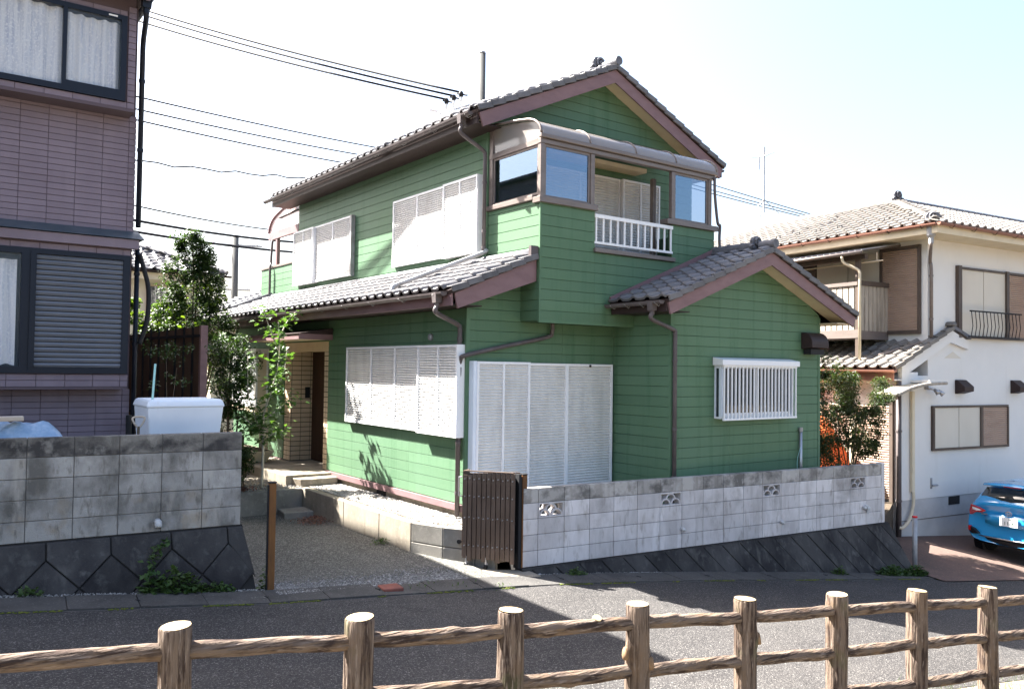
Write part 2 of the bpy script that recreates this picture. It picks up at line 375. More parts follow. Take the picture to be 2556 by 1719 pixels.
    mb = MB(); mb.prism([(6.45, 8.45, .15), (13.3, 7.7, .15), (13.3, 9, .15), (13, 22, .15), (6.9, 22, .15), (6.9, 9.5, .15)], (0, 0, .46)); struct('house_lot', mb, 'concrete_pale')
WH = True
WHC = Vector((16.29, 8.92, -.5)); _a = R(-6.5)
WU = Vector((math.cos(_a), math.sin(_a), 0)); WV = Vector((-math.sin(_a), math.cos(_a), 0))
ground()

def pebbles(name, n, gen, size, m):
    mb = MB()
    for _ in range(n):
        p = gen()
        if p is None: continue
        r = size*random.uniform(.5, 1.25); a = random.random()*6.28; h = r*random.uniform(.45, .8)
        ca, sa = math.cos(a), math.sin(a); e = random.uniform(.6, 1)
        pts = [(p[0]+ca*r, p[1]+sa*r, p[2]), (p[0]-sa*r*e, p[1]+ca*r*e, p[2]), (p[0]-ca*r, p[1]-sa*r, p[2]), (p[0]+sa*r*e, p[1]-ca*r*e, p[2]), (p[0]+r*.15, p[1], p[2]+h), (p[0], p[1], p[2]-h*.4)]
        mb.add(pts, [(0, 1, 4), (1, 2, 4), (2, 3, 4), (3, 0, 4), (1, 0, 5), (2, 1, 5), (3, 2, 5), (0, 3, 5)])
    return mb.build(name, m, None, True, 'stuff')
def bed_pt():
    y = random.uniform(9.05, 13.9)
    lo = 5.72 if y > 9.8 else interp(y, [8.9, 9.28, 9.8], [6.15, 5.88, 5.72]); x = random.uniform(lo, 6.34)
    if y < 9.6: x = random.uniform(lo, 7.2)
    return (x, y, .665+.012*random.random())
tag(pebbles('white_gravel', 9000, bed_pt, .017, 'pebble'), 'white gravel bed along the foot of the sunlit green wall', 'gravel')
def bed2():
    x = random.uniform(3.2, 5.7); y = random.uniform(13.66, 15.2); return (x, y, .662+.012*random.random())
tag(pebbles('porch_gravel', 2600, bed2, .02, 'pebble_grey'), 'grey gravel in front of the entrance porch', 'gravel')
def strip_l():
    s = random.uniform(-7.5, -3.1); t = random.uniform(.0, .3)-.18; p = st(s, t, dz=.016); return tuple(p)
tag(pebbles('roadside_gravel', 3800, strip_l, .013, 'pebble_grey'), 'grey gravel strip at the foot of the left retaining wall', 'gravel')
def strip_d():
    x = random.uniform(3.2, 5.5); y = 8.35+abs(random.gauss(0, .3))-.02*(x-3); q = Vector((x, y, 0))-J0
    s = q.dot(WD); t = q.dot(WN); zz = lerp(zr(s)+.02, .285, min(1, max(0, (t+.2)/1.4))); return (x, y, zz+.004)
tag(pebbles('driveway_gravel', 3500, strip_d, .013, 'pebble_grey'), 'loose gravel where the driveway meets the road', 'gravel')
def strip_r():
    s = random.uniform(-.1, 7.4); t = -.16+random.uniform(-.06, .05); p = st(s, t, dz=.014); return tuple(p)
tag(pebbles('wall_foot_gravel', 2200, strip_r, .012, 'pebble_grey'), 'fine gravel along the foot of the right retaining wall', 'gravel')
def mossln():
    s = random.uniform(-9, 9); t = -.635+random.gauss(0, .012)
    if math.sin(s*3.1)+math.sin(s*7.7+1) < .1: return None
    p = st(s, t, dz=.004); return tuple(p)
tag(pebbles('moss_seam', 2600, mossln, .016, 'moss'), 'yellow green moss growing in the seam between road and gutter', 'moss')
# ------------------------------------------------------------------ concrete block walls
def clip(poly, a, b, c):
    """keep a*x+b*y<=c"""
    out = []
    for i in range(len(poly)):
        p, q = poly[i], poly[(i+1) % len(poly)]; dp = a*p[0]+b*p[1]-c; dq = a*q[0]+b*q[1]-c
        if dp <= 0: out.append(p)
        if (dp < 0 < dq) or (dq < 0 < dp):
            t = dp/(dp-dq); out.append((p[0]+(q[0]-p[0])*t, p[1]+(q[1]-p[1])*t))
    return out
def inset(poly, d):
    n = len(poly); A = sum(poly[i][0]*poly[(i+1) % n][1]-poly[(i+1) % n][0]*poly[i][1] for i in range(n))
    if A < 0: poly = poly[::-1]
    out = poly
    for i in range(n):
        p, q = poly[i], poly[(i+1) % n]; ex, ey = q[0]-p[0], q[1]-p[1]; l = math.hypot(ex, ey)
        if l < 1e-5: continue
        nx, ny = ey/l, -ex/l; out = clip(out, nx, ny, nx*p[0]+ny*p[1]-d)
        if len(out) < 3: return []
    return out
def block_mesh(w, h, d, open_=False):
    mb = MB()
    if not open_:
        mb.box(0, w, 0, d, 0, h)
    else:
        b = .022
        mb.box(0, w, 0, d, 0, b); mb.box(0, w, 0, d, h-b, h); mb.box(0, b, 0, d, b, h-b); mb.box(w-b, w, 0, d, b, h-b)
        def arc(cx, cz, r, t0, t1, th=.022, n=8):
            for i in range(n):
                a0 = lerp(t0, t1, i/n); a1 = lerp(t0, t1, (i+1)/n)
                p = [(cx+math.cos(a)*q, cz+math.sin(a)*q) for a in (a0, a1) for q in (r-th, r)]
                mb.prism([(p[0][0], .005, p[0][1]), (p[1][0], .005, p[1][1]), (p[3][0], .005, p[3][1]), (p[2][0], .005, p[2][1])], (0, d-.01, 0))
        arc(w*.27, b, .088, 0, math.pi); arc(w*.73, b, .088, 0, math.pi); arc(w*.5, b+.07, .088, .15, math.pi-.15)
    return mb.mesh('block')
def wall_thing(name, label, origin, ang, ncol, nrow, z_top, special, m_body, m_cap, first_w=.4, thick=.12, jit=.0):
    """origin: left top corner of the face; rows go down"""
    t = thing(name, label, 'wall', (origin[0], origin[1], z_top-.2*nrow), ang, local=True)
    g = .006; d = thick
    me = {}
    def block(i, r, x0, w, h, z0, mm, open_):
        key = (round(w, 3), round(h, 3), mm, open_)
        if key not in me:
            q = block_mesh(w-g, h-g, d, open_); q.materials.append(MAT[mm]); me[key] = q
        o = obj('block', me[key], None, t, Matrix.Translation((x0+g/2, random.uniform(0, jit), z0+g/2))); soft(o, .004)
    for r in range(nrow):
        z0 = (nrow-1-r)*.2; h = .2 if r else .19
        x = 0.
        for i in range(ncol):
            w = first_w if i == 0 else .4
            block(i, r, x, w, h, z0, m_cap if r == 0 else m_body, (i, r) in special); x += w
    L = x
    mb = MB(); holes = sorted({i for i, r in special})
    xs = [0]; x = 0; segs = []
    for i in range(ncol):
        w = first_w if i == 0 else .4
        zs = [(0.003, nrow*.2-.025)] if i not in holes else [(.003, (nrow-2)*.2+.0), ((nrow-1)*.2, nrow*.2-.025)]
        for z0, z1 in zs: segs.append((x, x+w, z0, z1))
        x += w
    for x0, x1, z0, z1 in segs: mb.box(x0+(.004 if x0 == 0 else 0), x1-(.004 if x1 > L-.01 else 0), .012, d-.012, z0, z1)
    mb.build('mortar', 'mortar', t)
    return t, L
def stones(parent, name, quad_top, quad_bot, lat, m, mp, th=.05, gap=.012, back='mortar'):
    """stones on a battered face: polygon in (x,h); mp maps (x,h,proud)->3d local"""
    n = 0
    for poly in lat:
        q = inset(poly, gap)
        if len(q) < 3: continue
        A = abs(sum(q[i][0]*q[(i+1) % len(q)][1]-q[(i+1) % len(q)][0]*q[i][1] for i in range(len(q))))/2
        if A < .002: continue
        pr = random.uniform(-.004, .01)
        f = [mp(x, h, pr) for x, h in q]; b = [mp(x, h, -th) for x, h in q]; k = len(q)
        c = [mp(x, h, pr-.012) for x, h in q]; qi = inset(q, .012)
        mb = MB(); mb.add(f+b, [tuple(range(k)), tuple(range(2*k-1, k-1, -1))]+[(i, k+i, k+(i+1) % k, (i+1) % k) for i in range(k)])
        soft(mb.build(name, m, parent), .008); n += 1
    return n

def right_wall():
    org = J0-WD*.22
    sp = {(1, 1), (6, 1), (11, 1), (16, 1)}
    t, L = wall_thing('block_wall', 'grey concrete block wall with four pierced ornamental blocks before the green house', org, -D0, 18, 5, 1.25, sp, 'block', 'block_cap', first_w=.22)
    # local frame: x along wall, y into the lot, z from wall bottom (world z .25)
    zb = .25
    # end return of the wall (shaded side)
    mb = MB(); mb.box(L+.004, L+.085, .0, .115, .0, 1.0); soft(mb.build('end_pier', 'block', t), .006)
    def gz(x): return zr(x-.22)-zb-.04
    def mp(x, h, pr):   # h = world local z, batter grows downward
        return Vector((x, -.025-.36*(-h)-pr, h))
    # core of the foundation
    mb = MB(); n = 12; v = []; f = []
    L2 = L+.16
    for i in range(n+1):
        x = lerp(-.02, L2, i/n); g = gz(x); ex = .0 if i < n else .0
        v += [(x, -.03+.02, -.001), (x, .3, -.001), (x, .3, g), (x, -.025+.36*g+.02, g)]
    for i in range(n):
        for k in range(4): a = i*4+k; b = i*4+(k+1) % 4; f.append((a, b, b+4, a+4))
    f += [(0, 3, 2, 1), tuple(n*4+k for k in range(4))]
    mb.add(v, f); fd = mb.build('foundation', 'joint_dark', t)
    # slanted stone panels
    out = [(-.02, 0)]+[(L2, 0)]+[(lerp(L2+.28, -.02, k/24), gz(min(L2, lerp(L2+.28, -.02, k/24)))) for k in range(25)]
    lat = []
    for k in range(-4, 26):
        x0 = k*.36
        band = [(x0, .1), (x0+.36, .1), (x0+.36+1.15, -1.15), (x0+1.15, -1.15)]
        cells = [band]
        if k % 3 == 1: cells = [clip(band, .55, 1, .55*x0-.25), clip(band, -.55, -1, -(.55*x0-.25))]
        for c in cells:
            q = c
            q = clip(q, 0, 1, -.012); q = clip(q, -1, 0, .02); q = clip(q, 1, .0+.36, L2) if q else q
            # below ground cut: follow the slope locally
            if len(q) < 3: continue
            xm = sum(p[0] for p in q)/len(q); sl = (gz(xm+.3)-gz(xm-.3))/.6
            q = clip(q, sl, -1, sl*xm-gz(xm))
            if len(q) >= 3: lat.append(q)
    stones(fd, 'stone', None, None, lat, 'concrete_dark', mp, gap=.0035)
    # coping lip, weep pipes
    mb = MB(); mb.box(-.02, L2, -.035, .1, -.03, -.006); mb.build('foundation_lip', 'concrete_dark', t)
    for x, z in ((2.62, .28), (4.62, .22), (6.55, .3)):
        mb = MB(); mb.tube([(x, .02, z), (x, -.035, z-.012), (x, -.055, z-.035)], .026, 10); mb.build('weep_pipe', 'weep', t, True)
        if x > 6: 
            mb = MB(); mb.tube([(x+.03, -.02, z+.03), (x+.06, -.06, z-.02), (x+.04, -.05, z-.1)], [.02, .035, .02], 7); mb.build('torn_pipe_cover', 'weep', t)
    mb = MB(); mb.tube([(.22, -.02, -.12), (.22, -.12, -.13)], .042, 14, cap=False); mb.tube([(.22, -.09, -.128), (.22, -.1, -.13)], .03, 12)
    mb.build('drain_pipe', 'weep', t, True)
    return t
right_wall()

def left_wall():
    a = R(-4.6); o0 = Vector((.993, 9.091, 0)); d = Vector((math.cos(a), math.sin(a), 0))
    ncol = 10; org = o0-d*(.4*4+.0)
    # shift so that joints stay at .4 steps from o0 and the right end at 1.99
    org = o0+d*(1.993-.4*ncol)
    t, L = wall_thing('block_wall', 'weathered grey block wall with dark stained cap at the brown house', org, a, ncol, 5, 2.04, set(), 'block_old', 'block_old_cap', jit=.004)
    zb = 1.04
    def gz(x):
        p = org+d*x; s = (p-J0).dot(WD); return zr(s)-zb-.05
    def mp(x, h, pr): return Vector((x, -.02+.42*h-pr, h))
    L2 = L+.02
    mb = MB(); n = 8; v = []; f = []
    for i in range(n+1):
        x = lerp(-.02, L2, i/n); g = gz(x); e = .0
        v += [(x, -.02+.03, -.001), (x, .3, -.001), (x+(.1 if i == n else 0), .3, g), (x+(.1 if i == n else 0), -.02+.42*g+.03, g)]
    for i in range(n):
        for k in range(4): q = i*4+k; b = i*4+(k+1) % 4; f.append((q, b, b+4, q+4))
    f += [(0, 3, 2, 1), tuple(n*4+k for k in range(4))]
    mb.add(v, f); fd = mb.build('foundation', 'joint_dark', t)
    lat = []; w = .56; hh = .27
    base = [(-.02, -.008), (L2, -.008), (L2+.14, -.75), (-.02, -1.2)]
    def ground_clip(q):
        xm = sum(p[0] for p in q)/len(q); sl = (gz(min(L, xm+.3))-gz(xm-.3))/.6
        return clip(q, sl, -1, sl*xm-gz(xm))
    rt = (1, .19)
    for k in range(-1, 10):
        cx = L-.42-k*w
        # top row: pentagons between vertical joints, point down
        q = [(cx-w/2, .05), (cx-w/2, -.17), (cx, -.17-hh), (cx+w/2, -.17), (cx+w/2, .05)]
        if k == -1: q = [(cx-w/2, .05), (cx-w/2, -.17), (cx+.3, -1.), (cx+w, -1.), (cx+w, .05)]
        lat.append(q)
        # lower row: diamonds below
        cx2 = cx-w/2
        lat.append([(cx2, -.17), (cx2-w/2, -.17-hh), (cx2, -.17-2*hh), (cx2+w/2, -.17-hh)])
        if k >= 0: lat.append([(cx, -.17-hh), (cx-w/2, -.17-2*hh), (cx, -.17-3*hh), (cx+w/2, -.17-2*hh)])
    res = []
    for q in lat:
        A = sum(q[i][0]*q[(i+1) % len(q)][1]-q[(i+1) % len(q)][0]*q[i][1] for i in range(len(q)))
        q = clip(q, 0, 1, -.01); q = clip(q, -1, 0, .02); q = clip(q, 1, .19, L2) if len(q) > 2 else q
        if len(q) < 3: continue
        q = ground_clip(q)
        if len(q) > 2: res.append(q)
    stones(fd, 'stone', None, None, res, 'concrete_dark', mp, gap=.006)
    mb = MB(); x = 1.17+.4*4.42; mb.tube([(L-.83, .02, .105), (L-.83, -.05, .1), (L-.83, -.075, .055)], .035, 12); mb.build('weep_pipe', 'weep', t, True)
left_wall()

# ------------------------------------------------------------------ log-look fence
def log_fence():
    k_ = 1.05; x0, y0 = 1.047*k_, 4.0*k_; a = R(-7.9); d = Vector((math.cos(a), math.sin(a), 0)); sp = .875*k_
    t = thing('log_fence', 'brown imitation log fence with pale cut post tops along the road', 'fence', (x0, y0, .45))
    nrm = Vector((-d.y, d.x, 0)) if -d.y < 0 else Vector((d.y, -d.x, 0))
    nrm = Vector((d.y, -d.x, 0))      # towards the camera
    def post_p(k): 
        p = Vector((x0, y0, 0))+d*sp*k; p.z = CAMZ+k_*(1.552-CAMZ)-.083*sp*k; return p
    rng = random.Random(5)
    def bark_ring(ang, ph, z, amp, nf=11):
        return 1+amp*(.55*math.sin(nf*ang+ph+.6*math.sin(z*9))+.45*math.sin((nf*2-3)*ang-ph*2+z*7)+.4*math.sin(5*ang+3*z+ph))
    for k in range(-1, 11):
        p = post_p(k); r = .0765; H = 1.12; ph = k*1.7; mb = MB(); n = 44; rows = 26; v = []; f = []
        cap_v = []
        lean = Vector((rng.uniform(-.008, .008), rng.uniform(-.008, .008), 0))
        for i in range(rows+1):
            z = -H+H*i/rows; rr = r*(1+.03*math.sin(z*5+ph))
            if i == rows: rr *= .93
            if i == rows-1: z += H/rows*.8
            for j in range(n):
                q = 2*math.pi*j/n; w = rr*bark_ring(q, ph, z, .05 if i < rows-1 else .015)
                for (ka, kz, kr) in KN.get(k, ()):
                    da = (q-ka+math.pi) % (2*math.pi)-math.pi; w += kr*math.exp(-(da/.32)**2-((z-kz)/.05)**2)
                v.append(p+Vector((math.cos(q)*w, math.sin(q)*w, z))+lean*(-z))
        for i in range(rows):
            for j in range(n): b = i*n+j; c = i*n+(j+1) % n; f.append((b, c, c+n, b+n))
        mb.add(v, f); po = mb.build('post', 'bark', t, True)
        mb = MB(); top = v[rows*n:]; c = p+Vector((0, 0, .004)); tilt = rng.uniform(-.006, .006)
        mb.add([c]+[q+Vector((0, 0, .0015+tilt*math.cos(i/n*6.28))) for i, q in enumerate(top)], [(0, 1+i, 1+(i+1) % n) for i in range(n)])
        mb.build('cut_face', 'cut_wood', po, True)
        for (ka, kz, kr) in KN.get(k, ()):
            e = p+Vector((math.cos(ka)*(r+kr*.72), math.sin(ka)*(r+kr*.72), kz)); nn = Vector((math.cos(ka), math.sin(ka), .15)).normalized()
            x = nn.cross(Vector((0, 0, 1))).normalized(); y = x.cross(nn); mb = MB()
            ring = [e+nn*.009+(x*math.cos(q)*.026+y*math.sin(q)*.042) for q in [i*6.283/14 for i in range(14)]]
            mb.add([e+nn*.013]+ring+[q-nn*.02 for q in ring], [(0, 1+i, 1+(i+1) % 14) for i in range(14)]+[(1+i, 15+i, 15+(i+1) % 14, 1+(i+1) % 14) for i in range(14)])
            mb.build('branch_stub', 'knot_wood', po, True)
    for k in range(-1, 10):
        for ri, dz in enumerate((-.125, -.425, -.73)):
            a_, b_ = post_p(k)+Vector((0, 0, dz)), post_p(k+1)+Vector((0, 0, dz)); ph = k*2.3+ri*4.1; n = 20; rows = 30
            v = []; f = []; r0 = .0405; L = (b_-a_).length
            kn = [(rng.uniform(.25, .75), rng.uniform(0, 6.28), rng.choice([0, 0, .01, .016])) for _ in range(1)]
            for i in range(rows+1):
                u = i/rows; c = a_.lerp(b_, u)+Vector((0, 0, .004*math.sin(u*5+ph)+.002*math.sin(u*13+ph)))
                for j in range(n):
                    q = 2*math.pi*j/n; w = r0*(1+.05*math.sin(7*q+ph+3*u)+.04*math.sin(13*q-2*ph+5*math.sin(u*4))+.02*math.sin(u*9+ph)+.025*math.sin(3*q+u*17))
                    w += sum(kr*math.exp(-((u-ku)*L/.05)**2-(((q-kq+math.pi) % 6.2832-math.pi)/.7)**2) for ku, kq, kr in kn)
                    v.append(c+nrm*math.cos(q)*w+Vector((0, 0, math.sin(q)*w)))
            for i in range(rows):
                for j in range(n): b = i*n+j; c = i*n+(j+1) % n; f.append((b, c, c+n, b+n))
            mb = MB(); mb.add(v, f); ro = mb.build('rail', 'bark_rail', t, True)
            if (k, ri) == (2, 0):
                e = a_.lerp(b_, .66)+Vector((0, 0, .043)); mb = MB(); mb.tube([e, e+Vector((0, 0, .012))-nrm*-.006], [.03, .028], 14); mb.build('branch_stub', 'cut_wood', ro)
KN = {3: ((5.2, -.36, .024), (3.0, -.3, .02)), 4: ((5.6, -.27, .026),)}
log_fence()
# ------------------------------------------------------------------ shared building helpers
def board(mb, ax, c, a0, a1, b0, b1, z0, z1, th):
    """siding board: bottom edge a0..a1, top edge b0..b1; ax 'X' plane X=c facing -X, 'Y' plane Y=c facing -Y"""
    if ax == 'X':
        P = lambda a, dep, z: (c-dep, a, z)
    else:
        P = lambda a, dep, z: (a, c-dep, z)
    e = .003
    mb.hexa([P(a0, th, z0+e), P(a1, th, z0+e), P(a1, 0, z0), P(a0, 0, z0), P(b0, th, z1-e), P(b1, th, z1-e), P(b1, 0, z1), P(b0, 0, z1)])
def siding(parent, ax, c, a0, a1, z0, z1, m='siding', pitch=.1517, zref=.85, lim=None, cuts=(), th=.009, gap=.0035, name='siding_board'):
    k = math.floor((z0-zref)/pitch+1e-6); z = zref+k*pitch
    while z < z1-.01:
        lo, hi = max(z, z0), min(z+pitch, z1)
        if hi-lo > .012:
            L0 = lim(lo) if lim else (a0, a1); L1 = lim(hi) if lim else (a0, a1)
            if L0 and L1 is None: L1 = ((L0[0]+L0[1])/2-.01, (L0[0]+L0[1])/2+.01)
            if L0:
                xs = [0.]+[q for q in cuts]+[1.] if not lim else [0., 1.]
                for i in range(len(xs)-1):
                    f = lambda A, t: A[0]+(A[1]-A[0])*t
                    mb = MB(); e0 = .0015 if i else 0; e1 = .0015 if i < len(xs)-2 else 0
                    board(mb, ax, c, f(L0, xs[i])+e0, f(L0, xs[i+1])-e1, f(L1, xs[i])+e0, f(L1, xs[i+1])-e1, lo+gap/2, hi-gap/2, th)
                    mb.build(name, m, parent)
        z += pitch
def pbox(mb, ax, c, a0, a1, z0, z1, d0, d1):
    """box on a wall plane, proud from d0 to d1"""
    if ax == 'X': mb.box(c-d1, c-d0, a0, a1, z0, z1)
    else: mb.box(a0, a1, c-d1, c-d0, z0, z1)
def slats(mb, ax, c, a0, a1, z0, z1, pitch, depth, th=.006, d0=0.):
    z = z0; n = max(1, int((z1-z0)/pitch)); pitch = (z1-z0)/n
    for i in range(n):
        za = z0+i*pitch
        if ax == 'X': P = lambda a, d, zz: (c-d, a, zz)
        else: P = lambda a, d, zz: (a, c-d, zz)
        lo, hi = za, za+pitch*.9
        # curved-out slat: two facets, dark gap on top
        A, B = d0-depth*.15, d0+depth
        mb.add([P(a0, A, hi), P(a1, A, hi), P(a1, B, lo+pitch*.4), P(a0, B, lo+pitch*.4), P(a0, B*.9, lo), P(a1, B*.9, lo), P(a1, 0, lo), P(a0, 0, lo)],
               [(0, 1, 2, 3), (3, 2, 5, 4), (4, 5, 6, 7)])
def louvre_window(parent, name, ax, c, panels, z0, z1, depth, frame_m='shutter_frame', slat_m='shutter', pitch=.037, fw=.035, back='shutter'):
    """panels: list of (a0,a1) louvred fields inside one frame"""
    A0 = min(p[0] for p in panels)-fw; A1 = max(p[1] for p in panels)+fw
    mb = MB()
    pbox(mb, ax, c, A0, A1, z0, z0+fw, 0, depth); pbox(mb, ax, c, A0, A1, z1-fw, z1, 0, depth)
    e = sorted(panels)
    pbox(mb, ax, c, A0, e[0][0], z0+fw, z1-fw, 0, depth); pbox(mb, ax, c, e[-1][1], A1, z0+fw, z1-fw, 0, depth)
    w = mb.build(name, frame_m, parent)
    for i in range(len(e)-1):
        m2 = MB(); pbox(m2, ax, c, e[i][1], e[i+1][0], z0+fw, z1-fw, 0, depth*.97); m2.build('mullion', frame_m, w)
    for p in e:
        m2 = MB(); pbox(m2, ax, c, p[0], p[1], z0+fw, z1-fw, 0, max(.008, depth-.03)); m2.build('backing', back, w)
        m2 = MB(); slats(m2, ax, c, p[0], p[1], z0+fw, z1-fw, pitch, .02, d0=max(.01, depth-.028)); m2.build('louvre_slats', slat_m, w, kind='stuff')
    return w
def tile_mesh(w, l, m, roll=.042, th=.028, name='roof_tile'):
    """one pantile: x across, y up the slope, z normal"""
    n = 10; prof = []
    for i in range(n+1):
        x = i/n; t = x
        if t < .62: z = -.012*math.sin(math.pi*t/.62)
        else: z = roll*math.sin(math.pi*(t-.62)/.38)**.8
        prof.append((x*w, z))
    v = []; ymid = .035
    for (x, z) in prof: v.append((x, 0, z+th*.85))
    for (x, z) in prof: v.append((x, ymid, z+th+.004))
    for (x, z) in prof: v.append((x, l, z+.002))
    for (x, z) in prof: v.append((x, .004, z-.006))
    N = n+1; f = []
    for i in range(n):
        f += [(i, i+1, N+i+1, N+i), (N+i, N+i+1, 2*N+i+1, 2*N+i), (3*N+i, 3*N+i+1, i+1, i)]
    f += [(3*N, 0, N, 2*N), (3*N+n, 2*N+n, N+n, n)]
    mb = MB(); mb.add(v, f); me = mb.mesh(name); me.materials.append(MAT[m])
    me.polygons.foreach_set('use_smooth', [len(p.vertices) == 4 and p.index % 3 != 2 for p in me.polygons])
    return me
def frame_mx(o, x, y, z=None):
    x = Vector(x).normalized(); y = Vector(y); z = x.cross(y).normalized(); y = z.cross(x).normalized()
    m = Matrix((x, y, z)).transposed().to_4x4(); m.translation = Vector(o); return m
def tile_field(parent, org, ax, up, ncol, nrow, me, pw, pl, keep=None, joined=None, m=None, jitter=.003):
    """individual tile objects, or one joined stuff mesh when joined is a name"""
    ax = Vector(ax).normalized(); up = Vector(up).normalized(); nn = ax.cross(up).normalized()
    J = MB() if joined else None
    for r in range(nrow):
        for c in range(ncol):
            if keep and not keep(c, r): continue
            o = Vector(org)+ax*pw*c+up*(pl*r)+nn*random.uniform(0, jitter)
            up2 = (up+ax*random.uniform(-.006, .006)).normalized()
            mx = frame_mx(o, ax, up2)
            if J is not None: J.add([mx @ v.co for v in me.vertices], [tuple(p.vertices) for p in me.polygons])
            else: obj('roof_tile', me, None, parent, mx)
    if J is not None: return J.build(joined, m, parent, True, 'stuff')
def half_round(mb, a, b, r, n=8, flat=1.):
    a, b = Vector(a), Vector(b); d = (b-a).normalized(); x = d.cross(Vector((0, 0, 1))).normalized(); z = x.cross(d)
    if z.z < 0: z = -z
    ring = [(math.cos(math.pi*k/n)*r, math.sin(math.pi*k/n)*r*flat) for k in range(n+1)]
    v = [a+x*c+z*q for c, q in ring]+[b+x*c+z*q for c, q in ring]; N = n+1
    mb.add(v, [(i, i+1, N+i+1, N+i) for i in range(n)]+[tuple(range(n, -1, -1)), tuple(range(N, 2*N)), (0, N, 2*N-1, n)])
def ridge(parent, a, b, m='ridge', layers=2, r=.075, w=.24, lh=.035):
    """stacked flat tiles and round cap tiles"""
    a, b = Vector(a), Vector(b); d = (b-a); L = d.length; d.normalize(); z = 0.
    for k in range(layers):
        n = max(1, int(L/.3)); ww = w-.03*k
        for i in range(n):
            mb = MB(); mb.bar(a+d*(L*i/n+.002)+Vector((0, 0, z+lh/2)), a+d*(L*(i+1)/n-.002)+Vector((0, 0, z+lh/2)), ww, lh-.006); mb.build('ridge_course', m, parent)
        z += lh
    n = max(1, int(L/.27))
    for i in range(n):
        mb = MB(); p0 = a+d*(L*i/n)+Vector((0, 0, z)); p1 = a+d*(L*(i+1)/n)+Vector((0, 0, z))
        half_round(mb, p0, p1, r); half_round(mb, p0, p0+d*.035, r*1.13); mb.build('ridge_cap', m, parent, False)
def onigawara(parent, p, face, s=1., m='ridge'):
    """ridge-end ornament: stepped shield with a ring and a knob; face = direction it looks"""
    f = Vector(face).normalized(); x = f.cross(Vector((0, 0, 1))).normalized(); z = Vector((0, 0, 1)); p = Vector(p)
    mb = MB()
    sh = [(-.17, 0), (-.2, .06), (-.15, .1), (-.16, .17), (-.11, .24), (0, .27), (.11, .24), (.16, .17), (.15, .1), (.2, .06), (.17, 0)]
    mb.prism([p+x*q*s+z*h*s for q, h in sh], -f*.07*s); o = mb.build('ridge_end_ornament', m, parent); soft(o, .012*s, 2)
    mb = MB(); c = p+z*.155*s+f*.02*s; mb.tube([c+(x*math.cos(t)+z*math.sin(t))*.075*s for t in [i*6.2832/16 for i in range(17)]], .024*s, 6); mb.build('ornament_ring', m, o, True)
    mb = MB(); mb.tube([c-f*.02*s, c+f*.03*s], [.045*s, .03*s], 12); mb.build('ornament_boss', m, o, True)
    for sg in (-1, 1):
        mb = MB(); cc = p+x*sg*.15*s+z*.045*s+f*.01*s
        mb.tube([cc+(x*math.cos(t)*sg+z*math.sin(t))*(.05-.004*i)*s for i, t in enumerate([i*6.2832/10 for i in range(10)])], .015*s, 6); mb.build('ornament_scroll', m, o, True)
def round_end(parent, p, face, r=.075, L=.22, m='ridge'):
    f = Vector(face).normalized(); p = Vector(p); mb = MB(); mb.tube([p-f*L, p-f*.03, p-f*.03, p], [r, r, r*1.1, r*1.1], 18); mb.build('round_end_tile', m, parent, False)
def verge(parent, a, b, out, n, m='tile', drop=.085, w=.1, lift=.035):
    """stepped verge tiles from eave a to ridge b; out = outward unit direction"""
    a, b = Vector(a), Vector(b); out = Vector(out).normalized(); d = (b-a).normalized(); nn = Vector((0, 0, 1)); nn = (nn-d*nn.dot(d)).normalized()
    L = (b-a).length
    for i in range(n):
        p0 = a+d*(L*i/n); p1 = a+d*(L*(i+1)/n+.02)
        mb = MB(); h0, h1 = lift+.012, lift-.014
        q = [(p0, -drop+h0), (p1, -drop+h1), (p1, h1), (p0, h0)]
        f1 = [p+nn*h+out*.0 for p, h in q]; mb.prism(f1, out*.03)
        mb.prism([p0+nn*h0, p1+nn*h1, p1+nn*h1-out*w, p0+nn*h0-out*w], nn*-.02)
        soft(mb.build('verge_tile', m, parent), .006)
def downpipe(parent, pts, r=.03, m='pipe', collars=()):
    mb = MB(); mb.tube(pts, r, 10); o = mb.build('downpipe', m, parent, True)
    for c, d in collars:
        mb = MB(); c = Vector(c); d = Vector(d).normalized(); mb.tube([c-d*.02, c+d*.02], r*1.22, 10); mb.build('pipe_clip', m, o, False)
    return o
def rain_head(parent, p, s=1., m='pipe'):
    mb = MB(); x, y, z = p; a, b = .055*s, .045*s
    mb.hexa([(x-b, y-b, z-.1*s), (x+b, y-b, z-.1*s), (x+b, y+b, z-.1*s), (x-b, y+b, z-.1*s), (x-a, y-a, z+.04*s), (x+a, y-a, z+.04*s), (x+a, y+a, z+.04*s), (x-a, y+a, z+.04*s)])
    mb.tube([(x, y, z-.09*s), (x, y, z-.16*s)], .034*s, 10)
    return mb.build('rain_head', m, parent)

# ------------------------------------------------------------------ green house
XL, YF, XU, YB, XW, YW = 6.33, 9.68, 7.24, 9.22, 9.1, 8.45
XWR = 12.80; XUR = 11.89; YUF = 10.55; YUB = 18.13; YLB = 19.6
GH = thing('green_house', 'two storey green sided house with grey tiled roofs and glazed corner balcony', 'house', (XL, YF, .66))
TM = tile_mesh(.30, .285, 'tile')

def slab(name, mat_, a, b, c, d, th, parent=GH):
    """roof deck: quad a,b (eave) c,d (top), thickness downward"""
    mb = MB(); a, b, c, d = [Vector(q) for q in (a, b, c, d)]; n = (b-a).cross(d-a).normalized()
    if n.z < 0: n = -n
    mb.hexa([a-n*th, b-n*th, c-n*th, d-n*th, a, b, c, d]); return mb.build(name, mat_, parent)

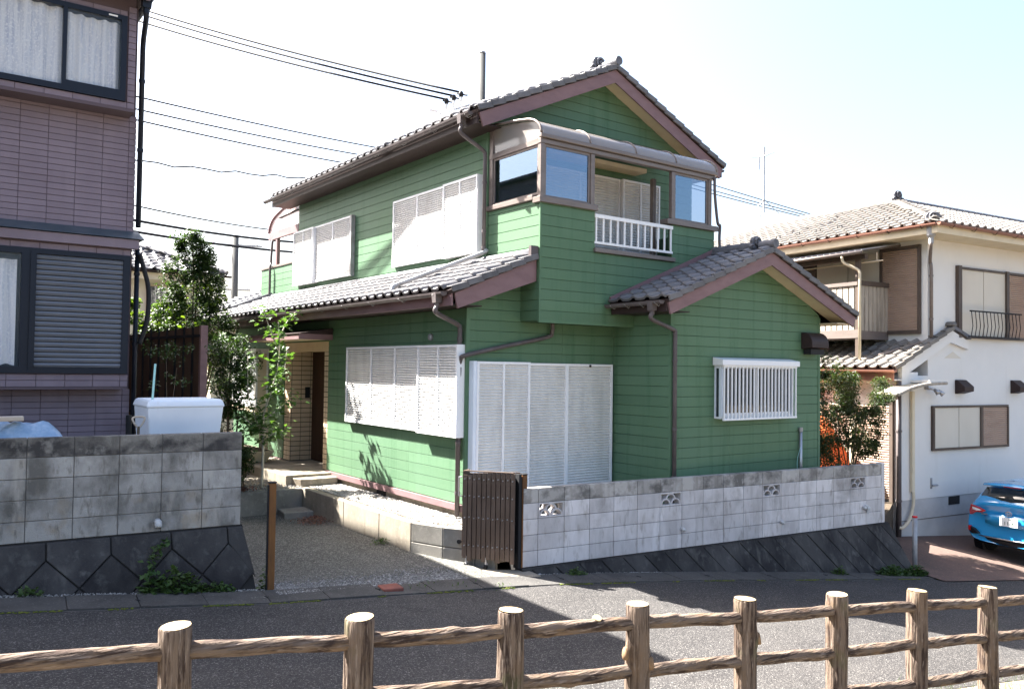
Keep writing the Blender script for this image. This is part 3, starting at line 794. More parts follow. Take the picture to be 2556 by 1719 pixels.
def green_walls():
    G = GH
    core = lambda n, *q: MB().box(*q).build(n, 'siding_groove', G)
    core('wall', XL+.001, XL+.14, YF+.02, 14.3, .8, 3.82)                 # lower left wall, front part
    core('wall', XL+.001, XL+.14, 16.45, YLB, .8, 3.82)
    core('wall', XL+.001, XL+.14, 14.3, 16.45, 3.2, 3.82)
    core('wall', XL+.02, XW, YF+.001, YF+.14, .8, 3.7)                    # lower front wall
    core('wall', XW+.001, XW+.14, YW+.02, YF+.1, .5, 3.8)                 # wing left
    core('wall', XW+.02, XWR-.02, YW+.001, YW+.14, .5, 3.72)              # wing front
    MB().prism([(XW+.02, YW+.003, 3.7), (XWR-.02, YW+.003, 3.7), (10.95, YW+.003, 4.5)], (0, .12, 0)).build('wall', 'siding_groove', G)
    core('wall', XWR-.14, XWR-.001, YW+.02, YLB, .5, 3.72)
    core('wall', XU+.001, XU+.14, YUF+.02, YUB, 3.8, 6.62)                # upper left
    core('wall', XU+.02, XUR-.02, YUF+.001, YUF+.14, 3.4, 6.62)           # upper front
    MB().prism([(XU+.02, YUF+.003, 6.6), (XUR-.02, YUF+.003, 6.6), (9.565, YUF+.003, 7.68)], (0, .12, 0)).build('wall', 'siding_groove', G)
    core('wall', XUR-.14, XUR-.001, YUF+.02, YUB, 3.4, 6.62)
    core('wall', XU+.02, XUR-.02, YUB-.14, YUB-.002, 3.4, 6.62)
    core('wall', XL+.02, XWR-.02, YLB-.14, YLB-.002, .5, 3.72)
    MB().box(XL+.02, XL+.16, YF+.02, 14.28, .62, .842).build('foundation', 'concrete_pale', G)
    MB().box(XL+.02, XL+.16, 16.47, YLB-.02, .62, .842).build('foundation', 'concrete_pale', G)
    MB().box(XL+.03, XW, YF+.02, YF+.16, .5, .842).build('foundation', 'concrete_pale', G)
    # siding boards
    siding(G, 'X', XL, YF, 14.29, .86, 3.62, cuts=(.34, .68))
    siding(G, 'X', XL, 16.46, YLB, .86, 3.62)
    siding(G, 'Y', YF, XL, XW, .86, 3.5806, cuts=(.62,))
    siding(G, 'Y', YF, XL, XW, 3.5806, 4.4, lim=lambda z: (max(XL, 5.8+(z-3.62)/.409), XW) if z < 4.2 else None)
    siding(G, 'X', XW, YW, YF, .65, 3.75)
    siding(G, 'Y', YW, XW, XWR, .65, 3.5806, cuts=(.36,))
    ap = 4.515
    siding(G, 'Y', YW, XW, XWR, 3.5806, ap, lim=lambda z: (max(XW, 10.95-(ap-z)/.397), min(XWR, 10.95+(ap-z)/.397)) if z < ap-.02 else None)
    siding(G, 'X', XU, YUF, YUB, 3.9, 6.6, cuts=(.36, .7))
    siding(G, 'Y', YUF, XU, XUR, 3.9, 6.4629, cuts=(.3, .66))
    ap2 = 7.69
    siding(G, 'Y', YUF, XU, XUR, 6.4629, ap2, lim=lambda z: (max(XU, 9.565-(ap2-z)/.4637), min(XUR, 9.565+(ap2-z)/.4637)) if z < ap2-.02 else None)
    # corner trims (front corners)
    for (x, y, z0, z1) in ((XL, YF, .85, 3.8), (XW, YW, .6, 3.7), (XU, YUF, 4.4, 6.6)):
        mb = MB(); mb.box(x-.019, x+.035, y-.019, y+.03, z0, z1); mb.build('corner_trim', 'siding', G)
    mb = MB(); mb.box(XWR-.035, XWR+.019, YW-.019, YW+.03, .6, 3.7); mb.build('corner_trim', 'siding', G)
    # base flashing
    mb = MB(); mb.box(XL-.045, XL, YF-.03, 14.28, .765, .852); mb.build('base_board', 'trim', G)
    mb = MB(); mb.box(XL-.045, XL, 16.47, YLB, .765, .852); mb.build('base_board', 'trim', G)
    mb = MB(); mb.box(XL, XW, YF-.045, YF, .785, .852); mb.build('base_board', 'trim_dark', G)
    mb = MB(); mb.box(XL-.004, XL+.03, 12.02, 12.3, .665, .745); mb.build('foundation_vent', 'dark', G)
    # small round vent cap
    mb = MB(); c = (XL-.01, 10.62, 3.2); mb.tube([c, (XL-.05, 10.62, 3.2)], [.055, .045], 16); mb.build('vent_cap', 'metal_dull', G, True)
green_walls()

def green_roofs():
    G = GH
    # ---------------- upper gable roof
    px, pz = 9.565, 7.86; k = .4525; e = 2.80; y0, y1 = 10.15, 18.7
    zl = pz-k*e
    rf = slab('upper_roof', 'trim_dark', (px-e, y0, zl), (px-e, y1, zl), (px, y1, pz), (px, y0, pz), .05)
    slab('roof_deck', 'trim_dark', (px, y0, pz), (px, y1, pz), (px+e, y1, zl), (px+e, y0, zl), .05, rf)
    up = Vector((1, 0, k)).normalized(); sl = math.hypot(e, k*e)
    org = Vector((px-e-.02, y1, zl+.02)); nc = int((y1-y0)/.268); pw = (y1-y0-.1)/nc
    tile_field(rf, org, (0, -1, 0), up, nc, 13, TM, pw, sl/13.2, joined='upper_roof_tiles', m='tile')
    up2 = Vector((-1, 0, k)).normalized()
    tile_field(rf, (px+e+.02, y0+.1, zl+.02), (0, 1, 0), up2, nc, 13, TM, pw, sl/13.2, joined='upper_roof_tiles', m='tile')
    verge(rf, (px-e, y0, zl+.01), (px-.02, y0, pz), (0, -1, 0), 12)
    verge(rf, (px+e, y0, zl+.01), (px+.02, y0, pz), (0, -1, 0), 12)
    ridge(rf, (px, y0+.42, pz+.03), (px, y1, pz+.03), layers=2, r=.07)
    onigawara(rf, (px, y0+.42, pz+.03), (0, -1, 0), .95)
    round_end(rf, (px+.02, y0-.04, pz+.09), (0, -1, 0), .07, .42)
    # fascia boards
    for sg in (-1, 1):
        a = Vector((px+sg*(e-.05), y0+.02, zl-.045)); b = Vector((px, y0+.02, pz-.06)); z = Vector((0, 0, 1))
        mb = MB(); mb.prism([a, b, b-z*.215, a-z*.195+Vector((-sg*.075, 0, .0))], (0, .03, 0)); mb.build('fascia', 'trim', G)
        mb = MB(); aa = Vector((px+sg*(e-.1), y0+.05, zl-.15)); bb = Vector((px, y0+.05, pz-.165))
        mb.prism([aa, bb, bb+z*.02, aa+z*.02], (0, YUF-y0-.05, 0)); mb.build('soffit', 'soffit', G)
        # eave fascia and eave soffit along the side
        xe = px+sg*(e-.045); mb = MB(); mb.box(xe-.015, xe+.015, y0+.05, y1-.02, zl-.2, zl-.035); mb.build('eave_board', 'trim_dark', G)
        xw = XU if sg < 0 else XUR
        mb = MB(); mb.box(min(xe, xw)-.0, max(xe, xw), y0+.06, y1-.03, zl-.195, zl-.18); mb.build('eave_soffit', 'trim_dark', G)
        mb = MB(); mb.gutter((px+sg*(e+.055), y0+.1, zl-.03), (px+sg*(e+.055), y1+.2, zl-.05)); gt = mb.build('gutter', 'pipe', G)
        for q in range(9):
            y = y0+.2+q*1.0; mb = MB(); mb.tube([(px+sg*(e-.03), y, zl-.06), (px+sg*(e+.03), y, zl-.1), (px+sg*(e+.1), y, zl-.06)], .006, 5); mb.build('gutter_bracket', 'metal_dull', gt)
    # ---------------- lower side roof (lean-to on the left)
    xe, ze = 5.80, 3.775; xt, zt = XU-.01, 4.36; y0, y1 = 9.26, 21.0; k2 = (zt-ze)/(xt-xe)
    th_y = 19.67
    rf = slab('side_roof', 'trim_dark', (xe, y0, ze), (xe, y1, ze), (xt, th_y, zt), (xt, y0, zt), .05)
    up = Vector((1, 0, k2)).normalized(); sl = math.hypot(xt-xe, zt-ze); nrow = 6; pl = (sl+.04)/6.05
    nc = int((y1-y0)/.268); pw = .268
    def keep(c, r): return (y1-.02-pw*(c+.2)) < lerp(y1, th_y, (r*pl)/sl) and y1-.02-pw*c-.2 > y0-.05
    tile_field(rf, (xe-.03, y1-.02, ze+.02), (0, -1, 0), up, nc, nrow, TM, pw, pl, keep=keep)
    verge(rf, (xe, y0, ze+.01), (xt-.02, y0, zt), (0, -1, 0), 6)
    mb = MB(); mb.box(xt-.09, xt+.0, y0+.02, 19.6, zt+.0, zt+.095); o = mb.build('wall_flashing', 'ridge', rf); soft(o, .02)
    mb = MB(); mb.box(xt-.13, xt-.0, y0-.02, y0+.04, zt-.06, zt+.13); mb.build('flashing_end', 'pipe', rf)
    mb = MB(); mb.tube([(xt-.02, th_y, zt+.1), (xe-.03, y1, ze+.08)], .06, 8); mb.build('hip_cap', 'ridge', rf, True)
    slab('roof_deck', 'trim_dark', (xe, y1, ze), (10, y1, ze), (10, th_y, zt), (xt, th_y, zt), .05, rf)
    a = Vector((xe+.07, y0+.02, ze-.035)); b = Vector((xt+.0, y0+.02, zt-.055)); z = Vector((0, 0, 1))
    mb = MB(); mb.prism([a, b, b-z*.31, a-z*.2+Vector((.05, 0, 0))], (0, .03, 0)); mb.build('fascia', 'trim', G)
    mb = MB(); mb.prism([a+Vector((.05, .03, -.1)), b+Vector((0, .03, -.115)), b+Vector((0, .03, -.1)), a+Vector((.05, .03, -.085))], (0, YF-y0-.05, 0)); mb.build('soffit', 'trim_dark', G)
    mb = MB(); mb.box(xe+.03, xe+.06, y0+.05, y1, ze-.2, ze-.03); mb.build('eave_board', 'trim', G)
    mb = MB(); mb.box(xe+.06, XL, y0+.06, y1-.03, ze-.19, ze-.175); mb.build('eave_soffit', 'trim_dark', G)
    mb = MB(); mb.gutter((xe-.05, y0+.1, ze-.02), (xe-.05, y1, ze-.06)); gt = mb.build('gutter', 'pipe', G)
    for q in range(12):
        y = y0+.3+q*.95; mb = MB(); mb.tube([(xe+.03, y, ze-.06), (xe-.02, y, ze-.1), (xe-.11, y, ze-.05)], .006, 5); mb.build('gutter_bracket', 'metal_dull', gt)
    rain_head(G, (xe-.05, y0+.28, ze-.06))
    # ---------------- wing roof
    px, pz = 10.95, 4.68; k = .392; e = 2.36; y0 = 8.03; zl = pz-k*e; yb = YB-.005
    rf = slab('wing_roof', 'trim_dark', (px-e, y0, zl), (px-e, yb, zl), (px, yb, pz), (px, y0, pz), .05)
    slab('roof_deck', 'trim_dark', (px, y0, pz), (px, 19.6, pz), (px+e, 19.6, zl), (px+e, y0, zl), .05, rf)
    slab('roof_deck', 'trim_dark', (XUR-1.0, YUF, pz-.01), (XUR-1., 19.6, pz-.01), (px+.02, 19.6, pz-.004), (px+.02, YUF, pz-.004), .05, rf)
    up = Vector((1, 0, k)).normalized(); sl = math.hypot(e, k*e); nc = 4; pw = (yb-y0-.06)/nc; nrow = 11
    TM2 = tile_mesh(pw*1.11, sl/11+.05, 'tile', roll=.03)
    tile_field(rf, (px-e-.03, yb-.0, zl+.02), (0, -1, 0), up, nc, nrow, TM2, pw, (sl+.02)/11)
    tile_field(rf, (px+e+.03, y0+.08, zl+.02), (0, 1, 0), Vector((-1, 0, k)).normalized(), 4, nrow, TM2, pw, (sl+.02)/11, joined='far_slope_tiles', m='tile')
    verge(rf, (px-e, y0, zl+.01), (px-.02, y0, pz), (0, -1, 0), 10)
    verge(rf, (px+e, y0, zl+.01), (px+.02, y0, pz), (0, -1, 0), 10)
    ridge(rf, (px, y0+.3, pz+.02), (px, YB+1.3, pz+.02), layers=2, r=.06, w=.2)
    onigawara(rf, (px, y0+.3, pz+.02), (0, -1, 0), .8)
    round_end(rf, (px+.02, y0-.04, pz+.085), (0, -1, 0), .065, .3)
    for sg in (-1, 1):
        a = Vector((px+sg*(e-.03), y0+.02, zl-.04)); b = Vector((px, y0+.02, pz-.055)); z = Vector((0, 0, 1))
        mb = MB(); mb.prism([a, b, b-z*.2, a-z*.17+Vector((-sg*.05, 0, 0))], (0, .03, 0)); mb.build('fascia', 'trim', G)
        mb = MB(); aa = Vector((px+sg*(e-.08), y0+.05, zl-.14)); bb = Vector((px, y0+.05, pz-.16))
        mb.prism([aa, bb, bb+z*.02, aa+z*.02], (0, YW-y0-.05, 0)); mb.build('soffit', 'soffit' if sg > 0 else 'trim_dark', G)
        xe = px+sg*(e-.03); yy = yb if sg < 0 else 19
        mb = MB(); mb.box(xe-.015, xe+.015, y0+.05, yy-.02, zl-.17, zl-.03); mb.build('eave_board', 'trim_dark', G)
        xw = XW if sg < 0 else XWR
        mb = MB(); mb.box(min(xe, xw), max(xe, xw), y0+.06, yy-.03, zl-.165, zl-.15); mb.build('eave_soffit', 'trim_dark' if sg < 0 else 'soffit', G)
        mb = MB(); mb.gutter((px+sg*(e+.06), y0+.06, zl-.02), (px+sg*(e+.06), yy, zl-.03)); gt = mb.build('gutter', 'pipe', G)
        for q in range(4):
            y = y0+.15+q*.3; mb = MB(); mb.tube([(px+sg*(e-.02), y, zl-.04), (px+sg*(e+.03), y, zl-.1), (px+sg*(e+.12), y, zl-.05)], .006, 5); mb.build('gutter_bracket', 'metal_dull', gt)
    # flashing where the wing roof meets the balcony front
    mb = MB(); a = Vector((px-e, YB-.02, zl+.06)); b = Vector((px-.02, YB-.02, pz+.08)); mb.bar(a, b, .03, .07); mb.build('wall_flashing', 'trim', rf)
    rain_head(G, (px-e-.06, y0+.25, zl-.06))
    downpipe(G, bez([(px-e-.06, y0+.25, zl-.2), (px-e-.06, y0+.25, zl-.28), (XW-.03, YW-.07, zl-.4), (XW+.03, YW-.06, zl-.45), (XW+.03, YW-.06, zl-.6)], 5)+[Vector((XW+.03, YW-.06, .62))], .031,
             collars=[((XW+.03, YW-.06, z), (0, 0, 1)) for z in (2.9, 1.9, 1.2)])
green_roofs()
def green_windows():
    G = GH
    # lower bay shutters on the left wall
    louvre_window(G, 'window_shutter', 'X', XL-.014, [(10.86, 11.6), (11.64, 12.42), (12.46, 13.34)], 1.80, 3.08, .075)
    louvre_window(G, 'shutter_box', 'X', XL-.014, [(9.73, 10.2), (10.235, 10.76)], 1.785, 3.075, .135)
    # upper windows
    louvre_window(G, 'window_shutter', 'X', XU-.014, [(11.72, 12.6), (12.635, 13.46)], 4.565, 5.765, .06)
    louvre_window(G, 'shutter_box', 'X', XU-.014, [(10.67, 11.13), (11.165, 11.62)], 4.535, 5.755, .125)
    louvre_window(G, 'window_shutter', 'X', XU-.014, [(15.28, 16.1), (16.135, 17.0)], 4.565, 5.765, .07)
    louvre_window(G, 'shutter_box', 'X', XU-.014, [(17.06, 17.55), (17.585, 18.08)], 4.55, 5.76, .125)
    mb = MB(); mb.box(XU-.1, XU-.014, 15.18, 15.245, 4.55, 5.77); mb.build('window_jamb', 'metal_dull', G)
    # tall shutters on the front wall
    louvre_window(G, 'shutter_box', 'Y', YF-.014, [(6.455, 6.86), (6.895, 7.31)], .97, 2.845, .13, pitch=.04)
    louvre_window(G, 'window_shutter', 'Y', YF-.014, [(7.385, 8.07), (8.13, 9.0)], .97, 2.835, .06, pitch=.04)
    mb = MB(); mb.box(6.365, 6.42, YF-.13, YF-.014, .96, 2.85); mb.build('shutter_box_side', 'storage', G)
    # bird dropping sized latch on the head of the tall shutter
    mb = MB(); mb.box(8.54, 8.575, YF-.085, YF-.074, 2.79, 2.825); mb.build('latch', 'dark', G)
    # wing window with vertical bar grille
    x0, x1, yf = 10.06, 11.88, 8.25
    w = MB().box(x0, x1, yf+.06, YW-.01, 2.03, 2.06).build('grille_window', 'shutter_frame', G)
    mb = MB(); mb.box(x0, x0+.06, yf+.04, yf+.1, 2.06, 2.8); mb.box(x0, x0+.03, YW-.04, YW-.012, 2.06, 2.8); mb.box(x0, x1, yf+.06, YW-.012, 2.8, 2.842)
    mb.box(x1-.04, x1, yf+.06, YW-.012, 2.06, 2.8); mb.build('window_box', 'storage', w)
    MB().box(x0+.06, x1-.04, yf+.12, yf+.13, 2.1, 2.8).build('pane', 'glass_dark', w)
    mb = MB(); mb.box(x0+.9, x0+.95, yf+.1, yf+.119, 2.1, 2.8); mb.box(x0+.06, x1-.04, yf+.1, yf+.12, 2.06, 2.11); mb.build('sash', 'shutter_frame', w)
    MB().box(x0+.012, x0+.02, yf+.1, YW-.04, 2.06, 2.8).build('side_pane', 'glass_dark', w)
    mb = MB(); mb.prism([(x0-.05, yf-.02, 2.845), (x0-.05, yf-.02, 2.93), (x0-.05, YW-.016, 2.97), (x0-.05, YW-.016, 2.845)], (x1-x0+.12, 0, 0)); soft(mb.build('hood', 'shutter_frame', w), .006)
    mb = MB(); mb.box(x0, x1+.02, yf, yf+.03, 2.005, 2.035); mb.box(x0, x1+.02, yf, yf+.03, 2.82, 2.846); mb.build('grille_frame', 'white_paint', w)
    n = 21
    for i in range(n):
        x = lerp(x0+.02, x1, i/(n-1)); mb = MB(); mb.box(x-.011, x+.011, yf+.004, yf+.026, 2.034, 2.821); mb.build('grille_bar', 'white_paint', w)
    # vent hood at the right corner of the wing
    mb = MB(); x0, x1, y0 = 12.27, 12.8, YW-.014; prof = [(y0, 3.43)]+[(y0-.05-.17*math.sin(t), 3.23+.2*math.cos(t)) for t in [i*math.pi/2/7 for i in range(8)]]+[(y0-.22, 3.17), (y0, 3.15)]
    mb.prism([(x0, y, z) for y, z in prof], (x1-x0-.05, 0, 0)); soft(mb.build('vent_hood', 'trim_dark', G), .008)
    mb = MB(); mb.box(12.32, 12.7, y0-.16, y0-.02, 3.06, 3.15); mb.build('vent_duct', 'dark', G)
    mb = MB(); mb.tube([(12.22, YW-.05, .62), (12.22, YW-.05, 1.78)], .027, 10); mb.build('service_pipe', 'metal', G, True)
    mb = MB(); mb.tube([(12.22, YW-.05, 1.76), (12.22, YW-.05, 1.83)], .034, 10); mb.build('service_pipe_cap', 'metal_dull', G)
    mb = MB(); mb.tube(bez([(12.2, YW-.06, 1.5), (12.13, YW-.05, 1.3), (12.14, YW-.05, 1.05), (12.2, YW-.06, .9)], 5), .005, 5); mb.build('earth_wire', 'bluegreen', G)
green_windows()

def balcony():
    G = GH; y = YB; x0, x1 = XU, 10.97; bz = 3.43
    b = MB().box(x0+.02, x1-.02, y+.02, YF+.0, bz+.005, bz+.06).build('balcony', 'siding_groove', G)
    mb = MB(); mb.box(x0+.0, x1, YF, YUF, 4.15, 4.25); mb.build('balcony_floor', 'concrete', b)
    # core panels
    def core(*q): MB().box(*q).build('parapet', 'siding_groove', b)
    core(x0+.015, 8.27, y+.015, y+.1, bz+.02, 5.1); core(9.96, x1-.01, y+.015, y+.1, bz+.02, 5.1); core(8.27, 9.96, y+.015, y+.1, bz+.02, 4.5)
    core(x0+.015, x0+.1, y+.1, YUF, bz+.02, 5.15); core(x1-.1, x1-.01, y+.1, YUF, bz+.02, 5.1)
    siding(b, 'Y', y+.015, x0, 8.285, bz+.01, 5.12, zref=3.43); siding(b, 'Y', y+.015, 9.945, x1, bz+.01, 5.1, zref=3.43); siding(b, 'Y', y+.015, 8.287, 9.943, bz+.01, 4.5, zref=3.43)
    siding(b, 'X', x0+.015, y, YUF, bz+.01, 5.16, zref=3.43)
    mb = MB(); mb.box(x0-.004, x0+.03, y-.004, y+.03, bz, 5.12); mb.build('corner_trim', 'siding', b)
    mb = MB(); mb.box(x0, x1, y-.003, y+.03, bz-.02, bz+.02); mb.build('bottom_trim', 'siding', b)
    # brown sills
    A = 'alu_brown'
    def sill(*q): soft(MB().box(*q).build('sill', A, b), .006)
    sill(x0-.04, 8.31, y-.04, y+.14, 5.115, 5.2); sill(x0-.04, x0+.14, y+.142, YUF-.005, 5.165, 5.24); sill(9.8, 11.03, y-.04, y+.14, 5.1, 5.185); sill(8.26, 9.99, y-.04, y+.14, 4.5, 4.565)
    # posts and beams
    def post(xa, xb, ya, yb, za, zb): soft(MB().box(xa, xb, ya, yb, za, zb).build('post', A, b), .005)
    post(x0, x0+.075, y, y+.075, 5.2, 5.97); post(8.19, 8.27, y, y+.07, 5.2, 5.96); post(9.93, 10.0, y, y+.07, 5.185, 5.96); post(10.82, 10.9, y, y+.07, 5.185, 5.96)
    post(x0+.004, x0+.07, YUF-.12, YUF-.03, 5.24, 6.44); post(10.02, 10.09, y+.5, y+.58, 4.25, 5.95)
    bm = MB(); bm.box(x0-.01, 10.98, y-.01, y+.075, 5.965, 6.03); soft(bm.build('head_beam', A, b), .006)
    bm = MB(); bm.box(x0-.03, 11.0, y-.05, y+.02, 6.035, 6.1); soft(bm.build('canopy_gutter', A, b), .012, 2)
    bm = MB(); bm.box(x0-.002, x0+.07, y+.08, YUF-.03, 5.965, 6.04); bm.build('side_beam', A, b)
    # sash frames and panes
    def pane_y(xa, xb, za, zb):
        f = MB(); w = .035; f.box(xa, xb, y+.02, y+.05, za, za+w); f.box(xa, xb, y+.02, y+.05, zb-w, zb); f.box(xa, xa+w, y+.02, y+.05, za+w, zb-w); f.box(xb-w, xb, y+.02, y+.05, za+w, zb-w)
        f.build('sash', A, b); MB().box(xa+w, xb-w, y+.032, y+.038, za+w, zb-w).build('pane', 'glass_mirror', b)
    pane_y(x0+.076, 8.188, 5.201, 5.964); pane_y(10.0, 10.82, 5.186, 5.964)
    f = MB(); ya, yb, za, zb = y+.076, YUF-.125, 5.241, 5.964; w = .035
    f.box(x0+.02, x0+.05, ya, yb, za, za+w); f.box(x0+.02, x0+.05, ya, yb, zb-w, zb); f.box(x0+.02, x0+.05, ya, ya+w, za+w, zb-w); f.box(x0+.02, x0+.05, yb-w, yb, za+w, zb-w); f.build('sash', A, b)
    MB().box(x0+.032, x0+.038, ya+w, yb-w, za+w, zb-w).build('pane', 'glass_mirror', b)
    # curved canopy
    prof = [(y-.03, 6.1), (y-.01, 6.18), (y+.05, 6.25), (y+.14, 6.31), (y+.26, 6.35), (y+.4, 6.375), (y+.7, 6.42), (YUF-.02, 6.49)]
    xs = [x0-.02, 8.15, 9.1, 10.0, 10.99]
    for i in range(4):
        mb = MB(); v = []
        for yy, zz in prof: v += [(xs[i], yy, zz), (xs[i+1], yy, zz)]
        for yy, zz in prof: v += [(xs[i], yy, zz-.006), (xs[i+1], yy, zz-.006)]
        n = len(prof); f = [(2*k, 2*k+1, 2*k+3, 2*k+2) for k in range(n-1)]+[(2*n+2*k+2, 2*n+2*k+3, 2*n+2*k+1, 2*n+2*k) for k in range(n-1)]
        mb.add(v, f); mb.build('canopy_panel', 'polycarb', b, True)
    for x in xs:
        mb = MB(); pts = bez([(x, yy, zz+.004) for yy, zz in prof], 2); mb.tube(pts, .02 if x in (xs[0], xs[-1]) else .013, 6); mb.build('canopy_rib', A, b, True)
    mb = MB(); mb.add([(x0+.03, yy, zz-.02) for yy, zz in prof]+[(x0+.03, YUF-.12, 6.04), (x0+.03, y+.02, 6.04)], [tuple(range(len(prof)+2))]); mb.build('canopy_side_panel', 'polycarb', b)
    # white railing in the opening
    r = MB().box(8.275, 9.955, y-.01, y+.03, 5.02, 5.075).build('railing', 'white_paint', b)
    MB().box(8.275, 9.955, y-.005, y+.025, 4.63, 4.665).build('bottom_rail', 'white_paint', r)
    for i in range(12):
        x = lerp(8.31, 9.92, i/11); MB().box(x-.014, x+.014, y, y+.02, 4.664, 5.021).build('baluster', 'white_paint', r)
    # shutters on the wall behind the balcony
    louvre_window(G, 'window_shutter', 'Y', YUF-.014, [(8.3, 9.05), (9.1, 9.95)], 4.3, 6.06, .06, pitch=.045)
    louvre_window(G, 'shutter_box', 'Y', YUF-.014, [(10.04, 10.42), (10.46, 10.88)], 4.3, 6.06, .12, pitch=.045)
    mb = MB(); mb.box(8.2, 10.4, YUF-.3, YUF-.016, 6.19, 6.26); mb.build('lintel_box', 'soffit', b)
    # side downpipe of the balcony canopy on the right
    downpipe(G, bez([(10.92, y-.04, 6.0), (10.93, y-.04, 5.7), (10.99, y-.05, 5.25), (11.05, y-.05, 5.2), (11.05, y-.04, 5.0), (10.99, y-.1, 4.75)], 5), .024)
balcony()

def pipes_and_porch():
    G = GH
    # upper corner downpipe and its run over the side roof
    rain_head(G, (6.71, 10.5, 6.53))
    downpipe(G, bez([(6.71, 10.5, 6.38), (6.72, 10.5, 6.28), (7.1, 10.5, 6.1), (7.15, 10.5, 6.02), (7.15, 10.5, 5.9)], 5)+[Vector((7.15, 10.5, 4.52))], .031, collars=[((7.15, 10.5, z), (0, 0, 1)) for z in (5.6, 4.85, 4.6)])
    downpipe(G, bez([(7.15, 10.5, 4.56), (7.1, 10.52, 4.5), (6.0, 11.05, 4.0), (5.92, 11.08, 3.95), (5.88, 11.08, 3.86)], 5), .034, 'metal_dull', collars=[((6.5, 10.81, 4.23), (-1.1, .53, -.5))])
    # lower corner downpipe
    downpipe(G, bez([(5.75, 9.54, 3.56), (5.75, 9.54, 3.48), (6.18, 9.72, 3.36), (6.25, 9.74, 3.3), (6.25, 9.74, 3.15)], 5)+[Vector((6.25, 9.74, .7))], .034, collars=[((6.25, 9.74, z), (0, 0, 1)) for z in (3.15, 2.75, 1.72, 1.02)])
    mb = MB(); mb.tube([(6.25, 9.74, 2.76), (6.25, 9.74, 2.66), (6.25, 9.74, 2.5)], [.05, .048, .036], 10); mb.build('pipe_funnel', 'metal_dull', G)
    downpipe(G, bez([(7.78, 9.58, 3.43), (7.79, 9.6, 3.3), (7.7, 9.62, 3.22), (6.9, 9.62, 3.06), (6.3, 9.63, 2.93), (6.25, 9.7, 2.88), (6.25, 9.74, 2.74)], 6), .031)
    # ---------------- entrance porch (recess in the left wall)
    y0, y1, xd = 14.3, 16.45, 6.78
    p = MB().box(XL+.14, 7.3, y0-.12, y1+.1, 3.2, 3.3).build('entrance_porch', 'cream', G)
    MB().box(XL+.0, XL+.02, y0, y1, 3.02, 3.205).build('lintel', 'porch_tile', p)
    # back wall of the recess, backing for the tiles
    MB().box(xd+.06, xd+.12, y0-.02, y1+.02, .8, 3.22).build('recess_wall', 'grout', p)
    MB().box(XL+.02, xd+.06, y1-.33, y1-.02, .84, 3.2).build('recess_jamb', 'grout', p)
    MB().box(XL+.02, xd+.06, y0-.05, y0+.2, .84, 3.2).build('recess_jamb', 'grout', p)
    def tiles(fn, a0, a1, z0, z1, pw=.2, ph=.095):
        r = 0; z = z0
        while z+ph*.6 < z1:
            a = a0; k = 0
            while a < a1-.03:
                w = min(pw if k or r % 1 == 0 else pw/2, a1-a)
                me = MB(); fn(me, a+.007, a+w-.007, z+.007, min(z+ph, z1)-.007); me.build('wall_tile', 'porch_tile', p); a += w; k += 1
            z += ph; r += 1
    tiles(lambda m, a, b, c, d: m.box(a, b, y1-.342, y1-.33, c, d), XL+.02, xd+.05, .85, 3.2)      # far jamb, faces the camera
    tiles(lambda m, a, b, c, d: m.box(XL+.004, XL+.02, a, b, c, d), y1-.33, y1-.0, .85, 3.02, pw=.165)
    tiles(lambda m, a, b, c, d: m.box(XL+.004, XL+.02, a, b, c, d), y0, y0+.2, .85, 3.02, pw=.1)
    # door
    dr = MB().box(xd, xd+.05, y0+.22, y1-.35, .86, 3.12).build('front_door', 'door_wood', p)
    for (a, b, c, d) in ((.32, .62, 1.0, 2.0), (.68, .98, 1.0, 2.0), (.32, .62, 2.1, 2.95), (.68, .98, 2.1, 2.95), (1.05, 1.45, 1.0, 2.95)):
        soft(MB().box(xd-.015, xd-.001, y0+a, y0+b, c, d).build('door_panel', 'door_wood', p), .008)
    MB().tube([(xd-.03, y0+.42, 1.7), (xd-.07, y0+.42, 1.72), (xd-.07, y0+.42, 2.0), (xd-.03, y0+.42, 2.02)], .012, 8).build('door_handle', 'metal', p, True)
    MB().box(XL+.3, XL+.4, y1-.36, y1-.343, 2.1, 2.32).build('intercom', 'dark', p)
    # ceiling lamp
    mb = MB(); n = 14; v = []; f = []
    for i in range(6):
        t = math.pi/2*i/5; v += [(XL+.18+math.cos(q*6.2832/n)*.17*math.cos(t), 15.45+math.sin(q*6.2832/n)*.17*math.cos(t), 3.19-.09*math.sin(t)) for q in range(n)]
    for i in range(5):
        for q in range(n): f.append((i*n+q, i*n+(q+1) % n, (i+1)*n+(q+1) % n, (i+1)*n+q))
    mb.add(v, f); mb.build('ceiling_lamp', 'cream', p, True)
    # canopy over the door
    c = MB().box(5.7, XL+.0, 14.15, 17.1, 3.235, 3.25).build('door_canopy', 'cream', G)
    mb = MB(); mb.box(5.67, 5.7, 14.12, 17.13, 3.225, 3.325); mb.box(5.7, XL, 14.12, 14.15, 3.225, 3.325); mb.box(5.7, XL, 17.1, 17.13, 3.225, 3.325); mb.build('canopy_fascia', 'trim', c)
    mb = MB(); mb.prism([(5.65, 14.1, 3.326), (XL-.016, 14.1, 3.326), (XL-.016, 14.1, 3.44)], (0, 3.05, 0)); mb.build('canopy_top', 'trim_dark', c)
    # porch platform and step
    st_ = MB().box(5.45, XL+.5, 14.0, 17.6, .55, .84).build('porch_platform', 'concrete_pale', G); soft(st_, .01)
    mb = MB(); mb.prism([(5.55, 14.0, .6), (5.62, 13.74, .6), (5.8, 13.66, .6), (6.28, 13.7, .6), (6.28, 14.0, .6)], (0, 0, .195)); soft(mb.build('porch_step', 'concrete_pale', G), .01)
